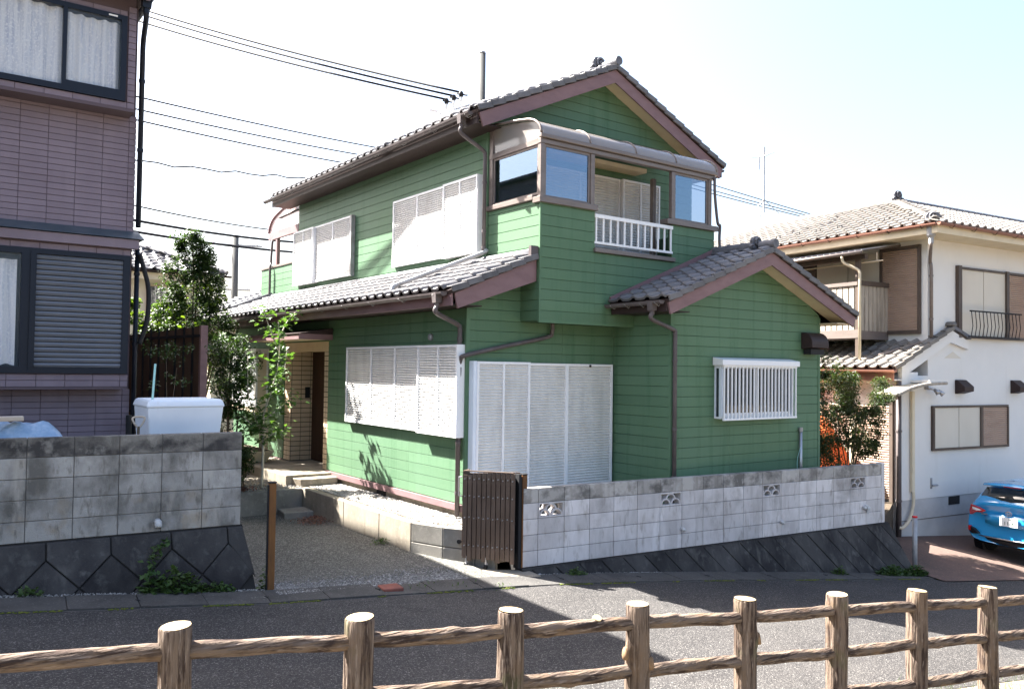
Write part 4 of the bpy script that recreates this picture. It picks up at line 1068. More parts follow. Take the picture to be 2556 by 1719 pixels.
    # bay window beyond the porch
    w = MB().box(XL-.3, XL, 17.35, 18.9, 3.0, 3.1).build('bay_window', 'white_paint', G)
    MB().box(XL-.28, XL-.0, 17.37, 18.9, 1.76, 1.86).build('sill', 'cream', w)
    mb = MB(); mb.box(XL-.28, XL-.24, 17.37, 17.42, 1.86, 3.0); mb.box(XL-.28, XL-.24, 18.1, 18.14, 1.86, 3.0); mb.box(XL-.28, XL-.24, 18.86, 18.9, 1.86, 3.0); mb.box(XL-.05, XL, 17.37, 17.42, 1.86, 3.0); mb.build('frame', 'white_paint', w)
    MB().box(XL-.265, XL-.255, 17.42, 18.86, 1.86, 3.0).build('pane', 'curtain', w)
    MB().box(XL-.24, XL-.05, 17.385, 17.395, 1.86, 3.0).build('side_panel', 'cream', w)
    for i in range(14):
        yy = 17.45+i*.1; MB().box(XL-.31, XL-.295, yy, yy+.018, 1.86, 3.0).build('grille_bar', 'white_paint', w)
    # ---------------- rear balcony with pink canopy
    y0 = YUB; x = XU
    b = MB().box(x, 10.9, y0, 20.5, 4.3, 4.4).build('rear_balcony', 'siding_groove', G)
    siding(b, 'X', x, y0, 20.52, 4.3, 5.12)
    MB().box(x+.001, x+.08, y0, 20.5, 4.4, 5.1).build('parapet', 'siding_groove', b)
    MB().box(x-.03, x+.11, y0, 20.56, 5.122, 5.17).build('sill', 'alu_brown', b)
    MB().box(x, x+.08, 19.5, 19.6, 5.17, 5.85).build('post', 'trim', b)
    MB().box(x-.01, x+.06, y0+.02, 20.05, 5.82, 6.0).build('beam', 'trim', b)
    prof = [(20.08, 6.0), (20.02, 6.14), (19.9, 6.26), (19.7, 6.36), (19.3, 6.46), (18.7, 6.56), (y0, 6.62)]
    mb = MB(); v = []
    for yy, zz in prof: v += [(x, yy, zz), (10.9, yy, zz)]
    mb.add(v, [(2*k, 2*k+1, 2*k+3, 2*k+2) for k in range(len(prof)-1)]); mb.build('canopy_panel', 'polycarb_pink', b, True)
    mb = MB(); mb.add([(x+.02, yy, zz-.01) for yy, zz in prof]+[(x+.02, y0, 6.0)], [tuple(range(len(prof)+1))]); mb.build('canopy_side_panel', 'polycarb_pink', b)
    mb = MB(); mb.tube(bez([(x, yy, zz) for yy, zz in prof], 3), .03, 6); mb.build('canopy_rib', 'trim', b, True)
    MB().tube([(x-.0, 18.2, 6.33), (x, 19.4, 6.3)], .02, 6).build('canopy_strut', 'trim_dark', b)
    downpipe(G, bez([(x-.02, 19.75, 5.8), (x-.03, 19.78, 5.5), (x-.04, 19.78, 5.25), (x-.08, 19.72, 5.12), (x-.08, 19.72, 4.6), (x-.1, 19.7, 4.45)], 5), .03)
pipes_and_porch()

def roof_fittings():
    # service bracket with insulators on the eave
    t = thing('service_bracket', 'grey steel bracket with three black insulators on the green house roof edge', 'bracket', (6.85, 11.2, 6.72))
    mb = MB(); mb.bar((6.88, 11.75, 6.98), (6.86, 10.95, 6.70), .035, .035); mb.build('arm', 'metal_dull', t)
    mb = MB(); mb.bar((6.86, 11.45, 6.83), (7.1, 10.1, 6.82), .02, .02); mb.build('brace', 'metal_dull', t)
    for y in (10.82, 11.03, 11.25):
        q = Vector((6.9, y, 6.98)); mb = MB(); mb.tube([q-Vector((0, 0, .02)), q+Vector((0, 0, .02)), q+Vector((0, 0, .05)), q+Vector((0, 0, .07))], [.03, .04, .035, .015], 10); mb.build('insulator', 'dark', t, True)
        mb = MB(); mb.tube([q-Vector((0, 0, .02)), q-Vector((0, 0, .09)), q-Vector((0, 0, .1)), q-Vector((0, 0, .16))], [.02, .024, .012, .012], 8); mb.build('insulator_stem', 'ceramic', t, True)
        mb = MB(); mb.tube([q+Vector((-.03, .06, .04)), q+Vector((.05, -.1, -.01))], .014, 6); mb.build('clamp', 'dark', t)
    mb = MB(); half_round(mb, (7.05, 10.3, 6.78), (7.2, 10.3, 6.84), .06); mb.build('cover', 'metal_dull', t, True)
roof_fittings()
# ------------------------------------------------------------------ brown house on the left
def brown_house():
    H = thing('brown_house', 'mauve brown brick sided house with lace curtained window at the left edge', 'house', (2.37, 11.5, 1.72))
    Y, YB_ = 11.5, 11.2; X1, X0 = 2.37, -6.
    MB().box(X0, X1-.01, Y+.02, 20, 1.6, 7.5).build('wall', 'bgroove', H)
    bw, bh = .303, .0758; cache = {}
    def bricks(y, xa, xb, z0, z1):
        n = int(round((z1-z0)/bh))
        for r in range(n):
            x = xb; 
            while x > xa+.02:
                w = min(bw, x-xa); key = round(w, 3)
                if x == xb: w = min(.09, w); key = round(w, 3)
                if key not in cache:
                    me = MB().box(0, w-.004, 0, .018, 0, bh-.005).mesh('siding_brick'); me.materials.append(MAT['bsiding']); cache[key] = me
                soft(obj('siding_brick', cache[key], None, H, Matrix.Translation((x-w+.003, y-.0+random.uniform(0, .001), z0+r*bh+.003))), .003); x -= w
    bricks(Y-.0, -.1, X1, 4.42, 5.97); bricks(Y-.0, -.1, X1, 1.74, 2.46)
    # lower bay
    b = MB().box(X0, 2.27, YB_+.02, Y+.02, 2.46, 2.66).box(X0, 2.27, YB_+.02, Y+.02, 4.05, 4.3).box(1.13, 2.27, YB_+.02, Y+.02, 2.66, 4.05).box(X0, -.6, YB_+.02, Y+.02, 2.66, 4.05).build('lower_bay', 'bgroove', H)
    bricks2 = lambda z0, z1: bricks(YB_, -.1, 2.28, z0, z1)
    bricks2(2.46, 2.61); bricks2(4.09, 4.17)
    MB().box(X0, 2.275, YB_-.012, Y, 2.43, 2.46).build('bay_soffit', 'bgroove', b)
    MB().box(X0, 2.36, YB_-.07, YB_+.02, 4.18, 4.29).build('bay_fascia', 'bsiding', b)
    mb = MB(); mb.prism([(X0, YB_-.1, 4.3), (X0, Y+.01, 4.45), (X0, Y+.01, 4.3)], (2.42-X0, 0, 0)); mb.build('bay_roof', 'broof', b)
    # lower window and shutter case
    w = MB().box(-.6, 1.19, YB_-.03, YB_+.02, 2.62, 2.7).build('lower_window', 'navy', b)
    mb = MB(); mb.box(-.6, 1.19, YB_-.03, YB_+.02, 4.02, 4.09); mb.box(1.1, 1.19, YB_-.03, YB_+.02, 2.7, 4.02); mb.build('window_frame', 'navy', b)
    MB().box(-.6, 1.1, YB_-.0, YB_+.006, 2.7, 4.02).build('pane', 'glass', b)
    def curtain(xa, xb, y, z0, z1, amp=.03, per=.16):
        mb = MB(); n = 60; v = []; f = []
        for i in range(n+1):
            x = lerp(xa, xb, i/n); yy = y+amp*math.sin(x*6.283/per)+amp*.5*math.sin(x*6.283/per*.37+1)
            v += [(x, yy, z0+.012*math.sin(x*40)), (x, yy, z1)]
        for i in range(n): f.append((2*i, 2*i+2, 2*i+3, 2*i+1))
        mb.add(v, f); return mb.build('lace_curtain', 'curtain', b, True)
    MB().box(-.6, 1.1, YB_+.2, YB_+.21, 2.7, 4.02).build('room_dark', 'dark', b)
    curtain(-.6, 1.06, YB_+.07, 2.72, 3.95)
    s = MB().box(1.19, 2.27, YB_-.035, YB_+.018, 2.62, 2.69).build('shutter_case', 'navy', b)
    mb = MB(); mb.box(1.19, 1.25, YB_-.05, YB_+.018, 2.69, 4.03); mb.box(2.19, 2.27, YB_-.035, YB_+.018, 2.69, 4.03); mb.box(1.19, 2.27, YB_-.035, YB_+.018, 4.03, 4.09); mb.build('shutter_frame', 'navy', b)
    MB().box(1.25, 2.19, YB_-.0, YB_+.018, 2.69, 4.03).build('shutter_back', 'dark', b)
    n = 22
    for i in range(n):
        z0 = lerp(2.69, 4.03, i/n); h = (4.03-2.69)/n
        mb = MB(); mb.add([(1.25, YB_-.012, z0+.004), (2.19, YB_-.012, z0+.004), (2.19, YB_-.03, z0+h*.5), (1.25, YB_-.03, z0+h*.5), (1.25, YB_-.006, z0+h-.006), (2.19, YB_-.006, z0+h-.006)], [(0, 1, 2, 3), (3, 2, 5, 4)])
        mb.build('shutter_slat', 'bshutter', b)
    # upper bay
    u = MB().box(X0, 2.27, YB_+.02, Y+.02, 5.93, 6.06).box(X0, 2.27, YB_+.02, Y+.02, 7.06, 7.5).box(2.13, 2.27, YB_+.02, Y+.02, 6.06, 7.06).box(X0, -.6, YB_+.02, Y+.02, 6.06, 7.06).build('upper_bay', 'bgroove', H)
    b = u
    bricks(YB_, -.1, 2.275, 5.94, 6.02); bricks(YB_, 2.17, 2.275, 6.02, 7.2); bricks(YB_, -.1, 2.17, 7.09, 7.2)
    MB().box(X0, 2.275, YB_-.012, Y, 5.9, 5.94).build('bay_soffit', 'bgroove', b)
    mb = MB(); mb.box(-.6, 2.165, YB_-.03, YB_+.02, 6.02, 6.09); mb.box(-.6, 2.165, YB_-.03, YB_+.02, 7.03, 7.09); mb.box(2.1, 2.165, YB_-.03, YB_+.02, 6.09, 7.03); mb.box(1.455, 1.5, YB_-.03, YB_+.02, 6.09, 7.03); mb.build('upper_window', 'navy', b)
    MB().box(1.5, 2.1, YB_-.025, YB_+.0, 6.09, 6.15).build('sash_rail', 'navy', b)
    MB().box(-.6, 1.455, YB_-.004, YB_+.002, 6.09, 7.03).build('pane', 'glass', b); MB().box(1.5, 2.1, YB_-.004, YB_+.002, 6.15, 7.03).build('pane', 'glass', b)
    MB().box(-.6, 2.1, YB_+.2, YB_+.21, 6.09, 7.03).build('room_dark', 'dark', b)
    curtain(-.6, 1.46, YB_+.05, 6.1, 7.03); curtain(1.49, 2.1, YB_+.06, 6.1, 7.0, .025, .13)
    MB().box(1.95, 2.05, YB_-.034, YB_-.03, 7.05, 7.07).build('sticker', 'white_paint', b)
    # roof
    e = (2.37, 10.95, -6.4, 20.4); z0 = 7.42; c = ((e[0]+e[2])/2, (e[1]+e[3])/2)
    r = MB().box(e[2], e[0], e[1], e[3], 7.36, z0).build('roof', 'trim_dark', H)
    mb = MB(); hw = (e[0]-e[2])/2; rz_ = z0+.38*hw
    a = [(e[2], e[1], z0), (e[0], e[1], z0), (e[0], e[3], z0), (e[2], e[3], z0), (c[0], e[1]+hw, rz_), (c[0], e[3]-hw, rz_)]
    mb.add(a, [(0, 1, 4), (1, 2, 5, 4), (2, 3, 5), (3, 0, 4, 5)]); mb.build('roof_cover', 'broof', r)
    MB().box(e[2], e[0]+.004, e[1]-.03, e[1], 7.26, 7.44).build('eave_board', 'bsiding', r)
    mb = MB(); mb.gutter((e[0]+.05, e[1]-.05, 7.4), (e[0]+.05, e[3], 7.4)); mb.gutter((e[2], e[1]-.08, 7.4), (e[0]+.08, e[1]-.08, 7.4)); mb.build('gutter', 'navy', r)
    rain_head(H, (e[0]-.02, e[1]+.08, 7.3), 1.1, 'navy')
    downpipe(H, bez([(2.35, 11.03, 7.15), (2.36, 11.08, 7.06), (2.4, 11.38, 6.92), (2.41, 11.45, 6.8)], 5)+[Vector((2.41, 11.45, 4.5))], .033, 'navy', collars=[((2.41, 11.45, z), (0, 0, 1)) for z in (6.4, 5.5)])
    downpipe(H, [(2.41, 11.45, 4.25), (2.41, 11.45, 1.74)], .03, 'navy', collars=[((2.41, 11.45, z), (0, 0, 1)) for z in (3.9, 3.0)])
    mb = MB(); mb.tube(bez([(2.43, 11.42, 4.15), (2.47, 11.4, 4.0), (2.54, 11.38, 3.7), (2.53, 11.38, 3.3), (2.45, 11.4, 3.0)], 6), .03, 8); mb.build('pipe_cover', 'dark', H, True)
    mb = MB(); mb.tube([(2.33, 11.3, 1.72), (2.33, 11.3, 2.1)], .035, 10); mb.build('stub_pipe', 'dark', H)
    return H
brown_house()

# ------------------------------------------------------------------ white house on the right
def white_house():
    H = thing('white_house', 'white stucco house with brown veranda and pale tiled hip roof on the right', 'house', tuple(WHC), R(-6.5), local=True)
    Z = lambda z: z+.5
    S = 'stucco'; u1 = 8.5; v1 = 9.
    MB().box(0, .94, 0, v1, Z(.19), Z(2.72)).box(.94, u1, 0, v1, Z(.19), Z(3.4)).build('lower_wall', S, H)
    MB().box(.94, u1, 0.001, v1-.001, Z(3.4), Z(5.8)).build('upper_wall', S, H)
    MB().box(.012, u1-.01, .012, v1, Z(-1.6), Z(.188)).build('foundation', 'stucco_base', H)
    mb = MB(); mb.box(.004, u1, .004, .02, Z(-.235), Z(-.222)); mb.build('foundation_seam', 'mortar', H)
    mb = MB(); mb.box(1.66, 2.04, .0, .03, Z(.0), Z(.172)); mb.build('foundation_vent', 'dark', H)
    # ---- upper window
    w = MB().box(1.93, 4.75, -.06, -.0, Z(5.02), Z(5.07)).build('upper_window', 'wbrown', H)
    mb = MB(); mb.box(1.93, 4.75, -.07, 0, Z(3.54), Z(3.6)); mb.box(1.9, 2.02, -.08, 0, Z(3.54), Z(5.09)); mb.box(3.7, 3.8, -.08, 0, Z(3.6), Z(5.08)); mb.build('frame', 'wbrown', w)
    MB().box(2.02, 2.87, -.03, 0, Z(3.6), Z(5.02)).build('shutter_panel', 'panel_beige', w); MB().box(2.885, 3.7, -.035, 0, Z(3.6), Z(5.02)).build('shutter_panel', 'panel_beige', w)
    mb = MB(); slats(mb, 'Y', 0, 3.8, 4.72, Z(3.6), Z(5.02), .042, .02, d0=.02); mb.build('louvre_slats', 'louvre_tan', w, kind='stuff')
    rl = MB().box(2.08, 4.0, -.24, -.2, Z(4.1), Z(4.13)).build('window_railing', 'dark', H)
    MB().box(2.05, 3.95, -.22, -.19, Z(3.55), Z(3.58)).build('bottom_rail', 'dark', rl)
    for i in range(14):
        x = lerp(2.12, 3.92, i/13); mb = MB(); mb.tube([(x, -.22, Z(4.1)), (x, -.25, Z(3.8)), (x, -.21, Z(3.56))], .009, 6); mb.build('baluster', 'dark', rl)
    # ---- lower window
    w = MB().box(1.04, 3.8, -.05, 0, Z(2.05), Z(2.095)).build('lower_window', 'wbrown', H)
    mb = MB(); mb.box(1.04, 3.8, -.06, 0, Z(1.16), Z(1.21)); mb.box(1.04, 1.1, -.06, 0, Z(1.21), Z(2.05)); mb.box(2.72, 2.8, -.07, 0, Z(1.21), Z(2.05)); mb.box(3.76, 3.8, -.06, 0, Z(1.21), Z(2.05)); mb.build('frame', 'wbrown', w)
    MB().box(1.1, 1.96, -.03, 0, Z(1.21), Z(2.05)).build('shutter_panel', 'panel_beige', w); MB().box(1.975, 2.72, -.035, 0, Z(1.21), Z(2.05)).build('shutter_panel', 'panel_beige', w)
    mb = MB(); slats(mb, 'Y', 0, 2.8, 3.76, Z(1.21), Z(2.05), .042, .02, d0=.02); mb.build('louvre_slats', 'louvre_tan', w, kind='stuff')
    # vent hoods, lamp, tap, duct
    for u in (1.87, 3.95):
        mb = MB(); mb.prism([(u, 0, Z(2.64)), (u, -.05, Z(2.64)), (u, -.22, Z(2.5)), (u, -.22, Z(2.4)), (u, 0, Z(2.34))], (.34, 0, 0)); soft(mb.build('vent_hood', 'trim_dark', H), .008)
    mb = MB(); mb.tube([(.86, 0, Z(2.48)), (.86, -.1, Z(2.46))], [.05, .035], 10); mb.tube([(.86, -.08, Z(2.46)), (1.05, -.14, Z(2.42))], .022, 8)
    mb.tube([(.98, -.12, Z(2.44)), (.99, -.2, Z(2.36))], [.03, .055], 10); mb.tube([(1.1, -.13, Z(2.42)), (1.16, -.2, Z(2.33))], [.03, .055], 10); mb.build('security_lamp', 'metal', H, True)
    mb = MB(); mb.box(1.02, 1.06, -.02, 0, Z(.38), Z(.6)); mb.tube([(1.05, -.02, Z(.45)), (1.2, -.05, Z(.45))], .02, 8); mb.build('wall_tap', 'metal_dull', H)
    mb = MB(); mb.box(.33, .42, -.07, -.003, Z(.35), Z(2.4)); soft(mb.build('pipe_duct', 'cream', H), .012, 2)
    mb = MB(); mb.tube(bez([(.39, -.05, Z(.36)), (.37, -.06, Z(.1)), (.22, -.07, Z(-.2)), (.02, -.07, Z(-.33)), (-.08, -.06, Z(-.32))], 6), .032, 8); mb.build('hose', 'cream', H, True)
    # corner downpipe (lower)
    downpipe(H, [(-.05, -.03, Z(2.6)), (-.05, -.03, Z(-.55))], .05, 'pipe', collars=[((-.05, -.03, Z(z)), (0, 0, 1)) for z in (1.6, .2)])
    # upper corner downpipe
    mb = MB(); mb.tube([(.42, -.42, Z(5.72)), (.42, -.42, Z(5.55)), (.42, -.42, Z(5.5)), (.42, -.42, Z(5.38))], [.09, .085, .05, .045], 12); mb.build('rain_head', 'metal_dull', H)
    downpipe(H, bez([(.42, -.42, Z(5.42)), (.44, -.4, Z(5.32)), (.9, -.08, Z(5.12)), (.96, -.06, Z(5.02)), (.97, -.06, Z(4.9))], 5)+[Vector((.97, -.06, Z(3.52)))], .035, 'alu_brown', collars=[((.97, -.06, Z(z)), (0, 0, 1)) for z in (4.8, 3.9)])
    # ---- main roof
    ze = 5.78; k = .4; ue, ve = .35, -.6; ur = 3.45; vr = ve+(ur-ue); zp = ze+k*(ur-ue)
    mb = MB(); far = 9.5; ru = 9.5
    A = [(ue, ve, ze), (ru, ve, ze), (ru, vr, zp), (ur, vr, zp), (ur, far-3, zp), (ue, far, ze), (ru, far, ze)]
    mb.add([(x, y, Z(z)) for x, y, z in A], [(0, 1, 2, 3), (0, 3, 4, 5), (5, 4, 2, 6)]); rf = mb.build('roof', 'tile_warm', H)
    mb = MB(); mb.box(ue+.02, ru, ve+.02, far-.02, Z(ze-.2), Z(ze-.185)); mb.build('soffit', 'cream', H)
    mb = MB(); mb.box(ue+.02, ru, ve+.005, ve+.02, Z(ze-.2), Z(ze-.02)); mb.box(ue+.005, ue+.02, ve+.005, far, Z(ze-.2), Z(ze-.02)); mb.build('fascia', 'cream', H)
    TW = tile_mesh(.30, .29, 'tile_warm'); sl = math.hypot(ur-ue, zp-ze); nr = 12; pl = sl/12.1
    up = Vector((1, 0, k)).normalized(); pw = .268
    keepL = lambda c, r: (far-pw*c-.15) > ve+(r*pl/sl)*(ur-ue)-.05 and (far-pw*c-.15) < far-(r*pl/sl)*3
    near = lambda c, r: keepL(c, r) and (far-pw*c) < 4.2
    org = (ue-.03, far, Z(ze)+.012)
    tile_field(rf, org, (0, -1, 0), up, 37, nr, TW, pw, pl, keep=near)
    tile_field(rf, org, (0, -1, 0), up, 37, nr, TW, pw, pl, keep=lambda c, r: keepL(c, r) and not near(c, r), joined='far_roof_tiles', m='tile_warm')
    up = Vector((0, 1, k)).normalized()
    tile_field(rf, (ue, ve-.03, Z(ze)+.012), (1, 0, 0), up, 33, nr, TW, pw, pl, keep=lambda c, r: ue+pw*c+.15 > ue+(r*pl/sl)*(ur-ue)-.05, joined='front_roof_tiles', m='tile_warm')
    # ridges and hip
    ridge(rf, (ur, vr, Z(zp)), (ur, far-3, Z(zp)), 'tile_warm', layers=2, r=.07); ridge(rf, (ur, vr, Z(zp)), (ru, vr, Z(zp)), 'ridge', layers=2, r=.07)
    a = Vector((ue+.15, ve+.15, Z(ze+.07))); b = Vector((ur, vr, Z(zp+.02))); d = b-a; n = 15
    for i in range(n):
        mb = MB(); half_round(mb, a+d*i/n, a+d*(i+1)/n, .085); half_round(mb, a+d*i/n, a+d*i/n+d.normalized()*.04, .1); mb.build('hip_cap', 'tile_warm', rf)
    mb = MB(); mb.bar(a-Vector((0, 0, .03)), b-Vector((0, 0, .03)), .22, .09); mb.build('hip_base', 'tile_warm', rf)
    onigawara(rf, (ur, vr-.05, Z(zp)+.05), (0, -1, 0), 1.0); onigawara(rf, a+Vector((.1, .1, -.02)), (-1, -1, 0), .9)
    mb = MB(); mb.gutter((ue-.06, ve-.02, Z(ze-.01)), (ue-.06, far, Z(ze-.03))); mb.gutter((ue-.06, ve-.06, Z(ze-.01)), (ru, ve-.06, Z(ze-.03))); gt = mb.build('gutter', 'gutter_brown', H)
    for i in range(10):
        mb = MB(); y = ve+.3+i*.75; mb.tube([(ue, y, Z(ze-.06)), (ue-.06, y, Z(ze-.09)), (ue-.12, y, Z(ze-.03))], .007, 5); mb.build('gutter_bracket', 'trim_dark', gt)
        mb = MB(); x = ue+.4+i*.75; mb.tube([(x, ve, Z(ze-.06)), (x, ve-.06, Z(ze-.09)), (x, ve-.12, Z(ze-.03))], .007, 5); mb.build('gutter_bracket', 'trim_dark', gt)
    for i in range(7):
        mb = MB(); y = .4+i*.62; u = ue+.75; z = Z(ze+k*.75)+.06; mb.tube([(u, y, z), (u, y, z+.07), (u, y+.12, z+.07), (u, y+.12, z)], .012, 5); mb.build('snow_guard', 'dark', rf)
    # ---- lower roof on the left
    ue, z0 = -.3, 2.86; ut, zt = .95, 3.44; v0 = -.12; k2 = (zt-z0)/(ut-ue)
    mb = MB(); mb.hexa([(ue, v0, Z(z0-.06)), (ut, v0, Z(zt-.06)), (ut, 7.5, Z(zt-.06)), (ue, 7.5, Z(z0-.06)), (ue, v0, Z(z0)), (ut, v0, Z(zt)), (ut, 7.5, Z(zt)), (ue, 7.5, Z(z0))]); lr = mb.build('lower_roof', 'trim_dark', H)
    up = Vector((1, 0, k2)).normalized(); sl = math.hypot(ut-ue, zt-z0)
    TW2 = tile_mesh(.30, .30, 'tile_warm', roll=.05)
    tile_field(lr, (ue-.03, 5.6, Z(z0)+.012), (0, -1, 0), up, 21, 5, TW2, .27, sl/5.05, keep=lambda c, r: 5.6-.27*c-.27 > v0-.12)
    verge(lr, (ue, v0, Z(z0)+.01), (1.62, v0, Z(z0+k2*(1.62-ue))), (0, -1, 0), 7, m='tile_warm')
    # small gable end with white barge boards
    zg = lambda u: z0+k2*(u-ue)
    mb = MB(); mb.prism([(-.02, v0+.04, Z(zg(-.02)-.05)), (1.62, v0+.04, Z(zg(1.62)-.05)), (1.62, v0+.04, Z(zg(1.62)-.32)), (-.02, v0+.04, Z(zg(-.02)-.32))], (0, .1, 0)); mb.box(-.02, .5, v0+.045, v0+.14, Z(2.5), Z(zg(-.02)-.2)); mb.build('barge_board', 'stucco', H)
    mb = MB(); mb.prism([(1.62, v0+.04, Z(zg(1.62)-.05)), (2.25, v0+.04, Z(zg(1.62)-.28)), (2.25, v0+.04, Z(zg(1.62)-.46)), (1.62, v0+.04, Z(zg(1.62)-.32))], (0, .1, 0)); mb.build('barge_board', 'stucco', H)
    mb = MB(); mb.prism([(1.6, v0, Z(zg(1.62))), (2.28, v0, Z(zg(1.62)-.24)), (2.28, v0, Z(zg(1.62)-.17)), (1.6, v0, Z(zg(1.62)+.07))], (0, .13, 0)); mb.build('gable_cap', 'ridge', lr)
    mb = MB(); half_round(mb, (1.62, v0-.04, Z(zg(1.62)+.03)), (1.62, .05, Z(zg(1.62)+.03)), .09); half_round(mb, (.95, .03, Z(3.49)), (1.62, .0, Z(3.52)), .08); mb.build('ridge_cap', 'tile_warm', lr, True)
    mb = MB(); mb.prism([(1.5, -.006, Z(3.1)), (2.1, -.006, Z(3.1)), (1.8, -.006, Z(3.24))], (0, .02, 0)); mb.build('gable_vent', 'panel_beige', H)
    mb = MB(); mb.gutter((ue-.05, v0-.05, Z(z0-.03)), (ue-.05, 5.6, Z(z0-.03))); mb.build('gutter', 'gutter_brown', H)
    MB().box(ue+.02, ue+.05, v0+.05, 5.6, Z(z0-.25), Z(z0-.06)).build('eave_board', 'gutter_brown', H)
    MB().box(ue+.05, .0, v0+.05, 5.6, Z(z0-.24), Z(z0-.22)).build('eave_soffit', 'stucco', H)
    mb = MB(); mb.tube([(1.0, -.03, Z(3.5)), (.95, -.04, Z(3.46)), (.1, .55, Z(3.13))], .035, 8); mb.build('roof_pipe', 'alu_brown', H)
    # ---- veranda on the left side
    B = 'wbrown'; uf = -.06; va, vb = .92, 4.6
    vr_ = MB().box(uf, .94, va, vb, Z(3.48), Z(3.66)).build('veranda', 'alu_brown', H)
    MB().box(uf-.03, uf+.0, va-.02, vb, Z(3.5), Z(3.68)).build('edge_beam', 'alu_brown', vr_)
    MB().box(uf-.02, uf+.06, va-.03, va+.06, Z(3.1), Z(5.3)).build('post', B, vr_); MB().box(uf-.02, uf+.06, 3.4, 3.48, Z(3.1), Z(5.3)).build('post', B, vr_)
    MB().box(uf-.04, uf+.05, va, vb, Z(4.62), Z(4.7)).build('hand_rail', 'alu_brown', vr_); MB().box(uf, .94, va-.04, va+.04, Z(4.62), Z(4.72)).build('hand_rail', B, vr_)
    for i in range(24):
        y = va+.1+i*.15; MB().box(uf-.01, uf+.01, y, y+.12, Z(3.68), Z(4.62)).build('slat', 'slat_grey', vr_)
    for i in range(7):
        x = lerp(uf+.08, .82, i/6); MB().box(x, x+.105, va-.01, va+.01, Z(3.66), Z(4.62)).build('slat', 'slat_grey', vr_)
    # veranda canopy, gutter pipe, laundry pole
    mb = MB(); mb.prism([(uf-.25, va-.3, Z(5.28)), (.94, va-.3, Z(5.5)), (.94, va-.3, Z(5.53)), (uf-.25, va-.3, Z(5.31))], (0, 4.2, 0)); mb.build('canopy', B, vr_)
    for i in range(26):
        y = va-.28+i*.16; mb = MB(); mb.tube([(uf-.26, y, Z(5.32)), (.93, y, Z(5.54))], .016, 5); mb.build('canopy_corrugation', 'metal_dull', vr_)
    MB().box(uf-.05, uf+.05, va-.2, vb, Z(5.16), Z(5.27)).build('canopy_beam', B, vr_)
    mb = MB(); mb.tube([(uf-.3, va-.3, Z(5.27)), (uf-.3, vb, Z(5.25))], .035, 8); mb.build('canopy_gutter', 'alu_brown', vr_, True)
    mb = MB(); mb.tube(bez([(uf-.2, va+.25, Z(5.24)), (uf-.2, va+.2, Z(5.1)), (uf-.05, va-.02, Z(4.95)), (uf-.03, va-.06, Z(4.85))], 5)+[Vector((uf-.03, va-.06, Z(3.05)))], .03, 10); mb.build('white_downpipe', 'cream', vr_, True)
    mb = MB(); mb.tube([(uf+.2, va-.45, Z(5.12)), (uf+.2, vb, Z(5.12))], .015, 8); mb.build('laundry_pole', 'wood_pole', vr_, True)
    for y in (va-.3, va+.1): MB().tube([(uf+.2, y, Z(5.12)), (uf+.2, y, Z(5.3))], .012, 6).build('pole_hanger', 'wood_pole', vr_)
    # doors behind the veranda
    w = MB().box(.88, .94, .14, .2, Z(3.6), Z(5.48)).build('veranda_shutter_box', B, H)
    mb = MB(); mb.box(.88, .94, 1.04, 1.1, Z(3.6), Z(5.48)); mb.box(.88, .94, .2, 1.04, Z(5.42), Z(5.48)); mb.box(.88, .94, .2, 1.04, Z(3.6), Z(3.68)); mb.build('frame', B, w)
    mb = MB(); slats(mb, 'X', .94, .2, 1.04, Z(3.68), Z(5.42), .045, .02, d0=.02); mb.build('louvre_slats', 'louvre_tan', w, kind='stuff')
    for a, b in ((1.12, 1.92), (1.95, 2.8)): MB().box(.9, .938, a, b, Z(3.6), Z(5.4)).build('sliding_panel', 'panel_beige', H)
    MB().box(.9, .938, 2.84, 3.5, Z(3.6), Z(5.4)).build('sliding_panel', 'wbrown', H)
    # ---- lower left face
    w = MB().box(-.07, -.0, .1, .18, Z(.15), Z(2.2)).build('lower_shutter_box', B, H)
    mb = MB(); slats(mb, 'X', 0, .18, 1.85, Z(.2), Z(2.1), .05, .025, d0=.02); mb.build('louvre_slats', 'louvre_tan', w, kind='stuff')
    MB().box(-.06, 0, 1.85, 1.92, Z(.15), Z(2.2)).build('frame', 'wood_pole', w)
    # curved door canopy at the corner
    prof = [(-.75, 2.34), (-.5, 2.43), (-.2, 2.5), (.15, 2.55), (.5, 2.57), (.8, 2.575)]
    mb = MB(); v = []
    for a, b in prof: v += [(a, -.5, Z(b)), (a, -.0, Z(b))]
    mb.add(v, [(2*i, 2*i+2, 2*i+3, 2*i+1) for i in range(5)]); c = mb.build('door_canopy', 'cream', H, True)
    mb = MB(); mb.tube(bez([(a, -.5, Z(b)) for a, b in prof], 3), .035, 6); mb.build('canopy_rib', 'slat_grey', c, True)
    MB().box(.25, .8, -.5, -.003, Z(2.575), Z(2.63)).build('canopy_block', 'stucco', c)
    return H
white_house()
